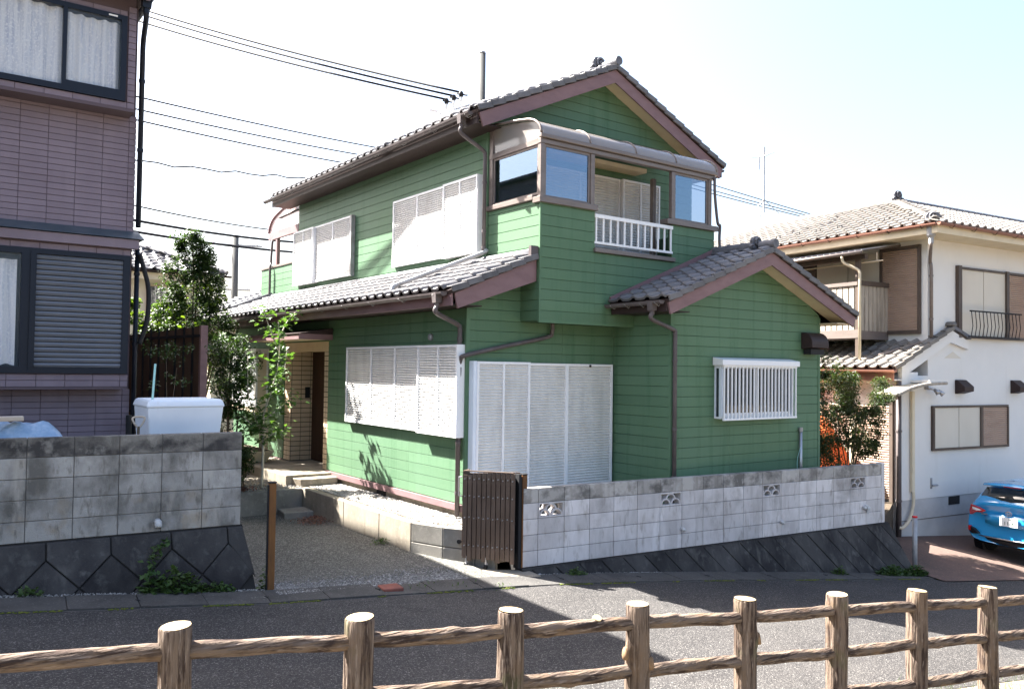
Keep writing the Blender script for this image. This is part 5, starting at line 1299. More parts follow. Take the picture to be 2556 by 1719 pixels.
def antenna():
    t = thing('tv_antenna', 'thin tv antenna mast on the ridge of the white house', 'antenna', (18.0, 13.5, 6.9))
    MB().tube([(18, 13.5, 6.9), (18, 13.5, 8.62)], .026, 6).build('mast', 'metal_dull', t)
    for dx, dy in ((-.35, .1), (.25, .3), (.15, -.35)): MB().tube([(18, 13.5, 7.25), (18+dx, 13.5+dy, 6.85)], .01, 5).build('stay', 'metal_dull', t)
    MB().tube([(17.62, 13.4, 8.28), (18.5, 13.65, 8.6)], .018, 5).build('boom', 'metal_dull', t)
    for i in range(7):
        q = Vector((17.62, 13.4, 8.28)).lerp(Vector((18.5, 13.65, 8.6)), i/6); l = .16-.012*i
        MB().tube([q+Vector((-.3, .9, .1))*l, q-Vector((-.3, .9, .1))*l], .014, 4).build('element', 'metal_dull', t)
    MB().tube([(17.7, 13.42, 8.3), (17.66, 13.4, 7.95)], .02, 5).build('dipole', 'metal_dull', t)
antenna()
# ------------------------------------------------------------------ gate, posts, small things
def folding_gate():
    a = Vector((6.30, 8.46, 0)); b = Vector((5.93, 8.98, 0)); d = (b-a).normalized(); n = Vector((d.y, -d.x, 0)); n = n if n.x < 0 else -n
    t = thing('folding_gate', 'dark brown accordion gate folded against its post on small casters', 'gate', (6.1, 8.75, .21))
    L = (b-a).length
    for i in range(11):
        p = a+d*(L*i/10); off = n*(.11 if i % 2 else .09); w = .034
        for sg in (-1, 1):
            q = p+n*(.1*sg); mb = MB(); mb.box(-.026, .026, -.014, .014, .34 if i % 3 else .31, 1.43-.004*i)
            o = mb.build('gate_bar', 'gate', t); o.matrix_basis = Matrix.Translation((q.x, q.y, 0)) @ Matrix.Rotation(math.atan2(d.y, d.x), 4, 'Z')
        for z in (.5, .85, 1.12, 1.34):
            mb = MB(); q = p+n*.115; mb.tube([q+Vector((0, 0, z+.012*(i % 2))), q+n*.012+Vector((0, 0, z+.012*(i % 2)))], .009, 8); mb.build('rivet', 'metal', t)
    for z in (.46, .85, 1.3):
        mb = MB(); mb.bar(a+n*.098+Vector((0, 0, z)), b+n*.098+Vector((0, 0, z)), .012, .03); mb.build('cross_bar', 'gate', t)
    mb = MB(); mb.bar(a+Vector((0, 0, .9)), b+Vector((0, 0, .9)), .17, .94); mb.build('folded_lattice', 'dark', t)
    mb = MB(); mb.bar(b+d*.03+Vector((0, 0, .9))-n*.1, b+d*.03+Vector((0, 0, .9))+n*.1, .02, 1.08); mb.build('end_plate', 'gate', t)
    mb = MB(); mb.bar(a+Vector((0, 0, 1.44))+n*.09, b+Vector((0, 0, 1.44))+n*.09, .05, .012); mb.build('top_strip', 'gate', t)
    mb = MB(); q = b+d*.05+n*.1; mb.tube([q+Vector((0, 0, 1.36)), q+d*.04+Vector((0, 0, 1.36)), q+d*.04+Vector((0, 0, 1.12)), q+Vector((0, 0, 1.12))], .012, 8); mb.build('pull_handle', 'metal', t)
    for k, (f, sg) in enumerate(((.97, 1), (.97, -1), (.55, 1), (.55, -1))):
        p = a+d*L*f+n*(.1*sg); mb = MB(); z = .21+.035
        mb.tube([p+Vector((0, 0, z+.12)), p+Vector((0, 0, z+.03))], .012, 8); mb.bar(p+Vector((-.02, 0, z)), p+Vector((.02, 0, z+.05)), .035, .02); mb.build('caster_fork', 'metal', t)
        mb = MB(); mb.tube([p+d*.018+Vector((0, 0, z)), p-d*.018+Vector((0, 0, z))], .034, 14); mb.build('caster_wheel', 'tyre', t, False)
    # hinge side frame
    mb = MB(); q = Vector((6.33, 8.44, 0)); mb.box(6.31, 6.35, 8.4, 8.5, .24, 1.42); mb.build('frame', 'dark', t)
    return t
folding_gate()
def gate_post(x, y, z0, z1, label):
    t = thing('gate_post', label, 'post', (x, y, z0), R(-6), local=True)
    h = z1-z0; o = MB().box(-.035, .035, -.035, .035, 0, h).build('shaft', 'rust_post', t); soft(o, .006)
    MB().box(-.038, .038, -.038, .038, h, h+.012).build('cap', 'dark', t); MB().box(-.048, -.036, -.02, .02, .02, h-.02).build('latch_channel', 'dark', t)
gate_post(6.40, 8.42, .16, 1.41, 'rusty brown square post between folded gate and block wall')
gate_post(3.2, 8.6, .3, 1.51, 'lone rusty brown square post at the driveway mouth beside the left wall')
def small_things():
    # storage box
    t = thing('storage_box', 'white plastic storage box with lid behind the left block wall', 'box', (2.57, 9.9, 1.72))
    mb = MB(); mb.hexa([(2.2, 9.6, 1.72), (2.92, 9.6, 1.72), (2.92, 10.2, 1.72), (2.2, 10.2, 1.72), (2.16, 9.56, 2.28), (2.97, 9.56, 2.28), (2.97, 10.24, 2.28), (2.16, 10.24, 2.28)]); soft(mb.build('body', 'storage', t), .02, 3)
    mb = MB(); mb.hexa([(2.14, 9.54, 2.27), (2.99, 9.54, 2.27), (2.99, 10.26, 2.27), (2.14, 10.26, 2.27), (2.17, 9.57, 2.36), (2.96, 9.57, 2.36), (2.96, 10.23, 2.36), (2.17, 10.23, 2.36)]); soft(mb.build('lid', 'storage', t), .03, 3)
    # tarp bundle and plank on the left lot
    mb = MB(); n, m_ = 16, 10; v = []; f = []
    for i in range(n+1):
        for j in range(m_+1):
            x = lerp(.55, 1.36, i/n); y = lerp(9.35, 9.8, j/m_); e = math.sin(math.pi*i/n)**.5*math.sin(math.pi*j/m_)**.5
            z = 1.96+.24*e*(.8+.16*math.sin(i*.9+j*.6)+.12*math.sin(i*.5-j*1.1)); v.append((x+.02*math.sin(j*3), y, z))
    for i in range(n):
        for j in range(m_): a = i*(m_+1)+j; f.append((a, a+m_+1, a+m_+2, a+1))
    mb.add(v, f); tag(mb.build('tarp_bundle', 'tarp', None, True), 'crumpled blue plastic sheet behind the left block wall', 'tarp')
    mb = MB(); mb.bar((.2, 9.42, 2.19), (.98, 9.4, 2.2), .12, .045); o = mb.build('wood_plank', 'plank'); soft(o, .005); tag(o, 'pale wooden plank lying on the blue plastic sheet', 'plank')
    # spade handle leaning at the house corner
    t = thing('garden_spade', 'spade with D shaped handle leaning at the brown house corner', 'spade', (2.2, 9.6, 1.72))
    MB().tube([(2.06, 9.5, 1.7), (2.06, 9.52, 2.08)], .014, 8).build('shaft', 'twig', t)
    MB().tube(bez([(2.06, 9.52, 2.06), (2.02, 9.52, 2.11), (2.0, 9.52, 2.17), (2.06, 9.52, 2.185), (2.12, 9.52, 2.17), (2.1, 9.52, 2.11), (2.06, 9.52, 2.06)], 5), .011, 7).build('grip', 'plank', t, True)
    MB().box(1.98, 2.14, 9.48, 9.5, 1.6, 1.72).build('blade', 'metal_dull', t)
    MBp = MB(); MBp.tube([(2.19, 9.65, 1.7), (2.26, 9.72, 2.75)], .012, 8); tag(MBp.build('plant_stake', 'bluegreen', None, True), 'pale green plastic plant stake behind the storage box', 'stake')
    # brown panel fence
    p0 = Vector((4.05, 14.2, .66)); dr = Vector((-.22, .976, 0)).normalized()
    t = thing('panel_fence', 'brown folded sheet panel fence with post behind the storage box', 'fence', tuple(p0))
    MB().box(p0.x-.055, p0.x+.055, p0.y-.05, p0.y+.05, .6, 3.4).build('post', 'trim', t)
    for i in range(9):
        a = p0+dr*(.06+i*.3); b = a+dr*.27; nn = Vector((dr.y, -dr.x, 0))
        mb = MB(); mb.prism([a, b, b+nn*.02, a+nn*.02], (0, 0, 2.72-.012*i)); o = mb.build('panel', 'panel_brown', t)
        mb = MB(); c = b+dr*.015; mb.prism([c-dr*.018-nn*.02, c+dr*.018-nn*.02, c+dr*.018+nn*.0, c-dr*.018+nn*.0], (0, 0, 2.72)); mb.build('panel_rib', 'dark', t)
    for z in (1.9, 3.23):
        mb = MB(); nn = Vector((dr.y, -dr.x, 0)); s = -1
        mb.bar(p0-nn*.035+Vector((0, 0, z-.66)), p0+dr*2.8-nn*.035+Vector((0, 0, z-.69)), .03, .045); mb.build('rail', 'dark', t)
    # driveway catch basin slab, leaf litter, brick
    mb = MB(); mb.hexa([(5.02, 12.95, .25), (5.5, 12.9, .25), (5.54, 13.4, .25), (5.1, 13.45, .25), (5.02, 12.95, .385), (5.5, 12.9, .385), (5.54, 13.4, .385), (5.1, 13.45, .385)]); o = mb.build('basin_cover', 'concrete'); soft(o, .01); tag(o, 'square concrete drain basin cover in the inner driveway corner', 'drain')
    mb = MB()
    for _ in range(420):
        x = 5.33+random.gauss(0, .13); y = 12.5+random.gauss(0, .16)
        if x > 5.54: continue
        z = .295+abs(random.gauss(0, .02))+.05*math.exp(-((x-5.4)/.14)**2-((y-12.5)/.18)**2); r = random.uniform(.012, .028); a = random.random()*6.28; tz = random.uniform(-.6, .6)
        c, s = math.cos(a), math.sin(a); mb.add([(x+c*r, y+s*r, z+tz*r), (x-s*r*.5, y+c*r*.5, z+.006), (x-c*r, y-s*r, z-tz*r*.4), (x+s*r*.5, y-c*r*.5, z+.004)], [(0, 1, 2, 3)])
    o = mb.build('leaf_litter', 'litter', None, False, 'stuff'); tag(o, 'heap of dry reddish fallen leaves beside the drain cover', 'leaves')
    mb = MB(); mb.hexa([(4.28, 8.1, .26), (4.5, 8.06, .26), (4.53, 8.28, .26), (4.31, 8.32, .26), (4.28, 8.1, .345), (4.5, 8.06, .345), (4.53, 8.28, .345), (4.31, 8.32, .345)]); o = mb.build('paver_brick', 'brick_red'); soft(o, .008); tag(o, 'dark red paver brick at the driveway edge', 'brick')
    # white planter trough on the porch
    t = thing('planter_trough', 'cream planter trough beside the entrance porch', 'planter', (5.7, 16.6, .84))
    mb = MB(); mb.hexa([(5.55, 16.1, .85), (5.85, 16.1, .85), (5.85, 17.4, .85), (5.55, 17.4, .85), (5.45, 15.95, 1.07), (5.95, 15.95, 1.07), (5.95, 17.5, 1.07), (5.45, 17.5, 1.07)]); mb.build('trough', 'cream', t)
    mb = MB(); mb.box(5.5, 5.9, 16.0, 17.45, 1.071, 1.08); mb.build('soil', 'soil', t)
    mb = MB(); mb.tube([(5.95, 16.55, 1.0), (5.95, 16.55, 1.55)], .09, 12); o = mb.build('ceramic_pot', 'cream', None, True); tag(o, 'tall pale cylinder pot standing by the green wall beyond the porch', 'pot')
    mb = MB(); mb.tube([(5.6, 17.0, 1.0), (5.6, 17.0, 1.28), (5.6, 17.0, 1.3)], [.09, .11, .1], 12); o = mb.build('dark_pot', 'dark', None, True); tag(o, 'small black plant pot on the cream trough', 'pot')
    # bollard
    p = st(7.52, -.12); t = thing('bollard', 'grey steel bollard with red cap at the right wall end', 'bollard', tuple(p))
    MB().tube([p-Vector((0, 0, .2)), p+Vector((0, 0, .93))], .04, 14).build('shaft', 'metal_dull', t, True)
    MB().tube([p+Vector((0, 0, .93)), p+Vector((0, 0, .955))], .043, 14).build('cap', 'red_cap', t, False)
    # things behind the nandina
    mb = MB(); n = 14; v = []; f = []
    for i in range(n+1):
        for j in range(9):
            x = lerp(15.15, 16.35, i/n); e = math.sin(math.pi*i/n)**.35; q = j/8
            z = lerp(.75, 1.75+.12*math.sin(i), 1-abs(2*q-1)**3) if 0 < j < 8 else .75
            v.append((x, lerp(9.9, 11.1, q)+.05*math.sin(i*2+j), .75+(z-.75)*e))
    for i in range(n):
        for j in range(8): a = i*9+j; f.append((a, a+9, a+10, a+1))
    mb.add(v, f); tag(mb.build('orange_cover', 'orange', None, True), 'orange covered load half hidden behind the leafy bush', 'cover')
    MB2 = MB(); MB2.tube([(15.75, 9.62, -.2), (15.75, 9.62, 2.0)], .05, 10); tag(MB2.build('timber_post', 'wood_pole', None, True), 'pale timber post standing behind the leafy bush', 'post')
    MB3 = MB(); MB3.bar((14.95, 9.9, .78), (16.3, 9.75, .74), .08, .06); tag(MB3.build('timber_beam', 'wood_pole', None), 'pale timber beam lying under the orange cover', 'beam')
small_things()

# ------------------------------------------------------------------ the blue car
def text_mesh(s, size):
    c = bpy.data.curves.new('t', 'FONT'); c.body = s; c.size = size; c.align_x = 'CENTER'; c.align_y = 'CENTER'; c.extrude = .001; c.resolution_u = 2
    o = bpy.data.objects.new('t', c); col.objects.link(o); bpy.context.view_layer.update()
    me = bpy.data.meshes.new_from_object(o.evaluated_get(bpy.context.evaluated_depsgraph_get())); bpy.data.objects.remove(o); return me
def car():
    # local: x forward, y left, z up, rear face at x=0
    px, py, pz = 17.15, 7.22, -.8
    T = thing('parked_car', 'bright blue hatchback parked beside the white house, number plate 11-40', 'car', (px, py, pz), R(-3.5), local=True)
    # stations along x: (x, half widths and heights of ring points)
    # ring (one side): sill, lower body, mid, shoulder, belt, glass top, roof edge, roof centre
    stn = [
        (.10, [(.55, .26), (.70, .34), (.74, .52), (.72, .72), (.66, .86), (.58, .92), (.4, .95), (0, .96)]),
        (.02, [(.62, .28), (.76, .38), (.80, .56), (.77, .76), (.70, .93), (.62, .99), (.42, 1.02), (0, 1.03)]),
        (.10, [(.68, .27), (.82, .40), (.845, .60), (.825, .82), (.765, 1.0), (.67, 1.10), (.46, 1.13), (0, 1.14)]),
        (.30, [(.72, .25), (.845, .40), (.85, .62), (.835, .84), (.785, 1.02), (.66, 1.27), (.5, 1.36), (0, 1.385)]),
        (.62, [(.74, .24), (.847, .40), (.85, .62), (.84, .84), (.80, 1.0), (.645, 1.36), (.5, 1.455), (0, 1.485)]),
        (1.3, [(.75, .22), (.847, .38), (.85, .60), (.84, .82), (.805, .96), (.65, 1.385), (.5, 1.49), (0, 1.515)]),
        (2.1, [(.75, .22), (.847, .38), (.85, .60), (.84, .80), (.805, .93), (.64, 1.35), (.49, 1.46), (0, 1.49)]),
        (2.75, [(.75, .22), (.845, .38), (.85, .60), (.835, .79), (.79, .91), (.70, 1.07), (.5, 1.14), (0, 1.17)]),
        (3.2, [(.74, .22), (.84, .38), (.845, .58), (.82, .76), (.75, .86), (.66, .93), (.45, .96), (0, .98)]),
        (3.7, [(.68, .22), (.79, .36), (.80, .54), (.76, .68), (.68, .76), (.58, .80), (.4, .83), (0, .84)]),
        (3.95, [(.5, .24), (.62, .34), (.64, .48), (.6, .58), (.52, .64), (.44, .67), (.3, .69), (0, .7)])]
    v = []; f = []; n = 15
    for x, ring in stn:
        full = [(y, z) for y, z in ring]+[(-y, z) for y, z in reversed(ring[:-1])]
        v += [(x, y, z) for y, z in full]
    for i in range(len(stn)-1):
        for k in range(n-1): a = i*n+k; f.append((a, a+1, a+n+1, a+n))
    f.append(tuple(range(n-1, -1, -1))); f.append(tuple((len(stn)-1)*n+k for k in range(n)))
    for i in range(len(stn)-1): a = i*n; f.append((a, a+n, a+n+n-1, a+n-1))
    mb = MB(); mb.add(v, f); b = mb.build('body', 'car_blue', T, True)
    md = b.modifiers.new('s', 'SUBSURF'); md.levels = 2; md.render_levels = 2
    # rear glass: curved panel just outside the hatch
    def strip(name, rows, m, par=T):
        v = [p for r in rows for p in r]; w = len(rows[0]); f = [(i*w+j, i*w+j+1, (i+1)*w+j+1, (i+1)*w+j) for i in range(len(rows)-1) for j in range(w-1)]
        k = MB(); k.add(v, f); o = k.build(name, m, par, True); s = o.modifiers.new('s', 'SOLIDIFY'); s.thickness = .012; s.offset = 0; return o
    ys = [-.62, -.45, -.2, 0, .2, .45, .62]
    bow = lambda y: .075*(y/.7)**2
    strip('rear_window', [[(.055+bow(y), y, 1.035-.02*(abs(y)/.62)**2) for y in ys], [(.125+bow(y), y*.97, 1.19) for y in ys], [(.245+bow(y), y*.9, 1.345-.015*(y/.6)**2) for y in ys]], 'glass_dark')
    strip('spoiler', [[(.13+bow(y), y*.94, 1.40-.02*(y/.6)**2) for y in ys], [(.2+bow(y), y*.95, 1.435-.02*(y/.6)**2) for y in ys], [(.5, y*.9, 1.475-.04*(y/.6)**2) for y in ys]], 'car_blue')
    strip('brake_light', [[(.128, y, 1.402) for y in (-.16, -.05, .05, .16)], [(.138, y, 1.385) for y in (-.16, -.05, .05, .16)]], 'lamp_red')
    for sg in (-1, 1):
        # rear light cluster: outer red, inner clear strip
        k = MB(); P = [(.10, .80, .86), (.04, .74, .99), (.0, .56, .955), (-.005, .43, .90), (.0, .5, .86), (.0, .62, .855), (.03, .70, .80), (.06, .77, .78)]
        k.prism([(x-.02, y*sg, z) for x, y, z in P], (.06, 0, 0)); L = k.build('rear_light', 'lamp_red', T); soft(L, .012, 2)
        k = MB(); P = [(.03, .70, .945), (-.005, .55, .925), (-.01, .5, .9), (.0, .6, .885), (.03, .69, .9)]
        k.prism([(x-.028, y*sg, z) for x, y, z in P], (.03, 0, 0)); k.build('lens', 'lamp_clear', L)
        k = MB(); P = [(.06, .78, .47), (.05, .76, .56), (.03, .66, .52), (.01, .56, .44), (.05, .72, .42)]
        k.prism([(x-.035, y*sg, z) for x, y, z in P], (.08, 0, 0)); k.build('bumper_duct', 'car_black', T)
        k = MB(); k.box(.005, .06, .735*sg, .78*sg, .48, .57); k.build('reflector', 'lamp_red', T)
        # side windows
        k = MB(); k.add([(.48, .795*sg, 1.03), (2.55, .80*sg, .945), (2.2, .70*sg, 1.29), (.9, .70*sg, 1.33), (.6, .715*sg, 1.27)], [(0, 1, 2, 3, 4)]); o = k.build('side_window', 'glass_dark', T); s = o.modifiers.new('s', 'SOLIDIFY'); s.thickness = .02; s.offset = 0
        for xw in (.72, 3.22):
            k = MB(); k.tube([(xw, .70*sg, .3), (xw, .86*sg, .3)], .37, 24); w = k.build('wheel_arch', 'car_black', T)
            k = MB(); k.tube([(xw, .67*sg, .3), (xw, .69*sg, .3), (xw, .85*sg, .3), (xw, .868*sg, .3)], [.28, .3, .3, .275], 28); w = k.build('wheel', 'tyre', T, True)
            k = MB(); k.tube([(xw, .862*sg, .3), (xw, .874*sg, .3)], [.2, .185], 20); k.build('rim', 'metal', w)
    strip('bumper_valance', [[(.03+bow(y)*1.2, y, .40-.0*(y)**2) for y in [-.74]+ys[1:-1]+[.74]], [(.06+bow(y)*1.2, y*.97, .25) for y in [-.74]+ys[1:-1]+[.74]]], 'car_black')
    strip('valance_trim', [[(.012+bow(y)*1.2, y, .405) for y in ys], [(.015+bow(y)*1.2, y, .385) for y in ys]], 'metal')
    # plate recess line, plate and emblem
    strip('plate_recess', [[(.012+bow(y)*.6, y, .865-.06*(abs(y)/.5)**3) for y in [q*.75 for q in ys]], [(.026+bow(y)*.6, y, .63+.05*(abs(y)/.5)**3) for y in [q*.75 for q in ys]]], 'car_blue')
    k = MB(); k.box(-.016, -.004, -.165, .165, .66, .825); pl = k.build('number_plate', 'plate', T)
    def put(s, size, y, z):
        me = text_mesh(s, size); me.materials.append(MAT['plate_ink']); o = bpy.data.objects.new('plate_character', me); col.objects.link(o); o.parent = pl
        o.matrix_basis = Matrix.Translation((-.018, y, z)) @ Matrix(((0, 0, -1, 0), (-1, 0, 0, 0), (0, 1, 0, 0), (0, 0, 0, 1)))
    put('11-40', .1, -.025, .715); put('500', .042, -.03, .797)
    k = MB()
    ring = lambda a, b, y, z: k.tube([(-.008, y+a*math.cos(t), z+b*math.sin(t)) for t in [i*6.2832/20 for i in range(21)]], .006, 5)
    ring(.058, .04, 0, .905); ring(.02, .038, 0, .905); ring(.042, .018, 0, .918); k.build('emblem', 'metal', T, True)
    k = MB(); k.bar((.0, .52, .838), (.0, .40, .838), .004, .02); k.build('badge', 'metal', T)
    return T
car()
# ------------------------------------------------------------------ plants
def leaves(gen, n, size, asp=.5, droop=.3, rng=None, fold=.25):
    mb = MB(); rng = rng or random
    for _ in range(n):
        p = gen()
        if p is None: continue
        p = Vector(p); s = size*rng.uniform(.6, 1.3); a = rng.random()*6.283; el = rng.uniform(-.9, .7)-droop
        d = Vector((math.cos(a)*math.cos(el), math.sin(a)*math.cos(el), math.sin(el))); w = d.cross(Vector((rng.uniform(-.5, .5), rng.uniform(-.5, .5), 1))).normalized(); nn = w.cross(d)
        mb.add([p, p+d*s*.5+w*s*asp*.5+nn*s*fold*.3, p+d*s, p+d*s*.5-w*s*asp*.5+nn*s*fold*.3], [(0, 1, 2), (0, 2, 3)])
    return mb
def blobs(cs, shell=.35):
    """random point near the surface of a union of ellipsoid clumps"""
    tot = sum(c[3] for c in cs)
    def g():
        r = random.random()*tot
        for (c, rad, sq, w) in cs:
            r -= w
            if r <= 0: break
        while True:
            q = Vector((random.gauss(0, 1), random.gauss(0, 1), random.gauss(0, 1)))
            if q.length > 1e-3: break
        q.normalize(); k = 1-abs(random.gauss(0, shell)); k = max(.05, k)
        return (c[0]+q.x*rad*k, c[1]+q.y*rad*k, c[2]+q.z*rad*sq*k)
    return g
def stems(base, tips, r0, m, parent, name='stem', wob=.06):
    for tpt in tips:
        b = Vector(base)+Vector((random.uniform(-.05, .05), random.uniform(-.05, .05), 0)); t = Vector(tpt)
        mid1 = b.lerp(t, .35)+Vector((random.uniform(-wob, wob), random.uniform(-wob, wob), 0)); mid2 = b.lerp(t, .7)+Vector((random.uniform(-wob, wob), random.uniform(-wob, wob), wob))
        pts = bez([b, mid1, mid2, t], 4); n = len(pts); mb = MB(); mb.tube(pts, [lerp(r0, r0*.25, i/(n-1)) for i in range(n)], 6); mb.build(name, m, parent, True)

def plants():
    # tall evergreen behind the panel fence
    t = thing('evergreen_tree', 'tall pointed green tree rising behind the brown panel fence', 'tree', (4.85, 17.7, .66))
    cs = []
    for i in range(150):
        z = lerp(2.2, 5.45, (i/150)**.9); k = max(0, (5.75-z)/2.2); R_ = min(1.25, .1+1.0*k)
        a = random.random()*6.28; r = R_*math.sqrt(random.random())*.92
        cs.append(((4.85+math.cos(a)*r-.05*(z-3.5), 17.7+math.sin(a)*r*.75, z), random.uniform(.12, .26)*(.6+.45*min(1, k)), 1.1, random.uniform(.5, 1.4)*(.5+.5*min(1, k))))
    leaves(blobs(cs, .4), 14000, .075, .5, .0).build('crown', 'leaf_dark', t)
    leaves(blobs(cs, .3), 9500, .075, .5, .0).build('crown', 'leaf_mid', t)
    leaves(blobs([c for c in cs if c[0][2] < 4.3 and random.random() < .3], .3), 900, .11, .75, .2).build('young_leaves', 'leaf_young', t)
    tips = [(4.85+random.uniform(-.6, .6), 17.7+random.uniform(-.5, .5), random.uniform(2.8, 4.2)) for _ in range(9)]+[(4.76, 17.7, 5.6), (4.95, 17.7, 5.2)]
    stems((4.85, 17.7, .66), tips, .035, 'twig', t, 'trunk')
    # bright hedge to the left of it
    t = thing('hedge_bush', 'sunlit yellow green bush showing above the brown panel fence', 'bush', (4.1, 18.6, .66))
    cs = [((3.75+random.uniform(-.15, 1.0), 18.5+random.uniform(-.4, .4), random.uniform(3.1, 4.0)), random.uniform(.12, .25), .9, 1) for _ in range(26)]
    leaves(blobs(cs, .3), 2600, .11, .75, .1).build('crown', 'leaf_young', t); leaves(blobs(cs, .4), 2600, .09, .6, .1).build('crown', 'leaf_mid', t)
    stems((4.1, 18.6, .66), [(3.9, 18.5, 3.5), (4.4, 18.6, 3.6), (4.15, 18.5, 3.8)], .03, 'twig', t, 'trunk')
    # dark dense shrub at the fence end
    t = thing('dense_shrub', 'dense dark glossy shrub between panel fence and entrance porch', 'shrub', (4.58, 14.35, .66))
    cs = []
    for i in range(46):
        z = random.uniform(.95, 3.3); a = random.random()*6.28; R_ = interp(z, [.9, 1.5, 2.2, 3.3], [.22, .42, .42, .28]); r = R_*math.sqrt(random.random())*.8
        cs.append(((4.58+math.cos(a)*r, 14.4+math.sin(a)*r, z), random.uniform(.12, .22), 1.1, 1))
    leaves(blobs(cs, .35), 9000, .06, .5, .1).build('crown', 'leaf_dark', t); leaves(blobs(cs, .2), 500, .085, .75, .2).build('young_leaves', 'leaf_fig', t)
    stems((4.58, 14.4, .66), [(4.5, 14.4, 2.4), (4.7, 14.3, 2.0), (4.6, 14.5, 2.9)], .03, 'twig', t, 'trunk')
    # fig sapling in front of the porch
    t = thing('fig_sapling', 'loose light green sapling with lobed leaves before the entrance porch', 'tree', (5.0, 13.95, .66))
    br = [[(5.0, 13.95, .66), (5.02, 13.97, 1.3), (5.03, 14.0, 1.9), (5.15, 14.0, 2.3), (5.3, 14.05, 2.9), (5.25, 14.0, 3.5)],
          [(5.02, 13.98, 1.5), (4.85, 14.0, 1.95), (4.75, 14.0, 2.3), (4.7, 13.9, 2.9)],
          [(5.03, 14.0, 1.8), (5.3, 13.9, 2.05), (5.5, 13.85, 2.25)], [(5.15, 14.0, 2.3), (5.4, 14.1, 2.6), (5.45, 14.1, 3.0)],
          [(5.02, 13.98, 1.4), (5.2, 13.95, 1.6), (5.35, 13.9, 1.62)], [(5.02, 13.98, 1.7), (4.8, 13.9, 1.75), (4.62, 13.85, 1.9)], [(5.27, 14.03, 3.0), (5.1, 14.0, 3.4), (5.0, 14.1, 3.72)], [(5.27, 14.03, 3.2), (5.5, 14.2, 3.55), (5.72, 14.4, 3.72)]]
    for i, b in enumerate(br):
        pts = bez(b, 4); n = len(pts); mb = MB(); r0 = .026 if i == 0 else .014; mb.tube(pts, [lerp(r0, .005, k/(n-1)) for k in range(n)], 6); mb.build('trunk' if i == 0 else 'branch', 'twig_pale', t, True)
    mb = MB()
    def lobed(p, s):
        a = random.random()*6.28; d = Vector((math.cos(a), math.sin(a), random.uniform(-.6, .3))).normalized(); w = d.cross(Vector((random.uniform(-.4, .4), random.uniform(-.4, .4), 1))).normalized(); nn = w.cross(d)
        sh = [(0, 0), (.18, .12), (.3, .45), (.42, .2), (.62, .38), (.68, .16), (1, 0), (.68, -.16), (.62, -.38), (.42, -.2), (.3, -.45), (.18, -.12)]
        mb.add([p+(d*x+w*y+nn*(abs(y)*.25-.15*x*x))*s for x, y in sh], [(0, 1, 2, 3), (0, 3, 4, 5), (0, 5, 6, 7), (0, 7, 8, 9), (0, 9, 10, 11)])
    for b in br:
        pts = bez(b, 10)
        for p in pts:
            if p.z < 1.45: continue
            for _ in range(4 if p.z < 2.9 else 3):
                if random.random() < .8: lobed(Vector(p)+Vector((random.gauss(0, .09), random.gauss(0, .09), random.gauss(0, .07))), random.uniform(.08, .15))
    mb.build('crown', 'leaf_fig', t)
    # low shrub by the wall end
    t = thing('low_shrub', 'low dark leaved shrub at the end of the left block wall', 'shrub', (4.62, 13.75, .66))
    cs = [((4.6+random.gauss(0, .1), 13.75+random.gauss(0, .1), random.uniform(.85, 1.35)), .12, 1, 1) for _ in range(14)]
    leaves(blobs(cs, .3), 1300, .06, .55, .2).build('crown', 'leaf_dark', t); stems((4.62, 13.75, .66), [(4.6, 13.75, 1.2), (4.7, 13.7, 1.1)], .012, 'twig', t)
    mb = leaves(lambda: (4.55+random.gauss(0, .16), 13.72+random.gauss(0, .06), .7+abs(random.gauss(0, .03))), 120, .06, .6, .2); mb.build('fallen_leaves', 'litter', t)
    # small faint sapling before the panel fence
    t = thing('young_sapling', 'thin pale sapling standing before the brown panel fence', 'plant', (3.05, 12.3, 1.72))
    cs = [((3.05+random.gauss(0, .17), 12.3+random.gauss(0, .1), random.uniform(2.45, 3.05)), .1, .9, 1) for _ in range(16)]
    leaves(blobs(cs, .4), 420, .055, .5, .2).build('crown', 'leaf_mid', t); stems((3.05, 12.3, .6), [(3.0, 12.3, 2.9), (3.15, 12.3, 2.7)], .012, 'twig', t)
    # nandina on the right behind the wall
    t = thing('nandina_bush', 'loose feathery green bush with many thin stems behind the right wall end', 'bush', (14.4, 9.0, .15))
    cs = []
    for i in range(80):
        z = random.uniform(1.15, 2.75); a = random.random()*6.28; R_ = interp(z, [1.2, 1.8, 2.3, 2.9], [.7, 1.1, 1.05, .6]); r = R_*math.sqrt(random.random())
        cs.append(((14.55+math.cos(a)*r*1.15, 9.0+math.sin(a)*r*.7, z), random.uniform(.12, .26), .75, 1))
    for z in (2.9, 3.0): cs.append(((14.2+random.uniform(-.5, .7), 9, z), .12, 1.3, .4))
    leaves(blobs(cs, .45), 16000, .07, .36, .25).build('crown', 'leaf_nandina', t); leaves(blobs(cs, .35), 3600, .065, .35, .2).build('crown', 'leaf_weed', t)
    tips = [(14.55+random.uniform(-.9, .95), 9.0+random.uniform(-.4, .4), random.uniform(1.8, 2.5)) for _ in range(12)]
    stems((14.55, 9.0, .15), tips, .018, 'twig', t)
    cs = [((13.25+random.gauss(0, .12), 8.75+random.gauss(0, .2), random.uniform(.7, 2.1)), .2, 1.1, 1) for _ in range(26)]
    t2 = thing('leafy_climber', 'dark leafy shrub hugging the right corner of the green house', 'shrub', (13.2, 8.8, .15))
    leaves(blobs(cs, .4), 3800, .06, .4, .2).build('crown', 'leaf_dark', t2); stems((13.2, 8.8, .15), [(13.2, 8.8, 1.5), (13.3, 8.7, 1.2)], .015, 'twig', t2)
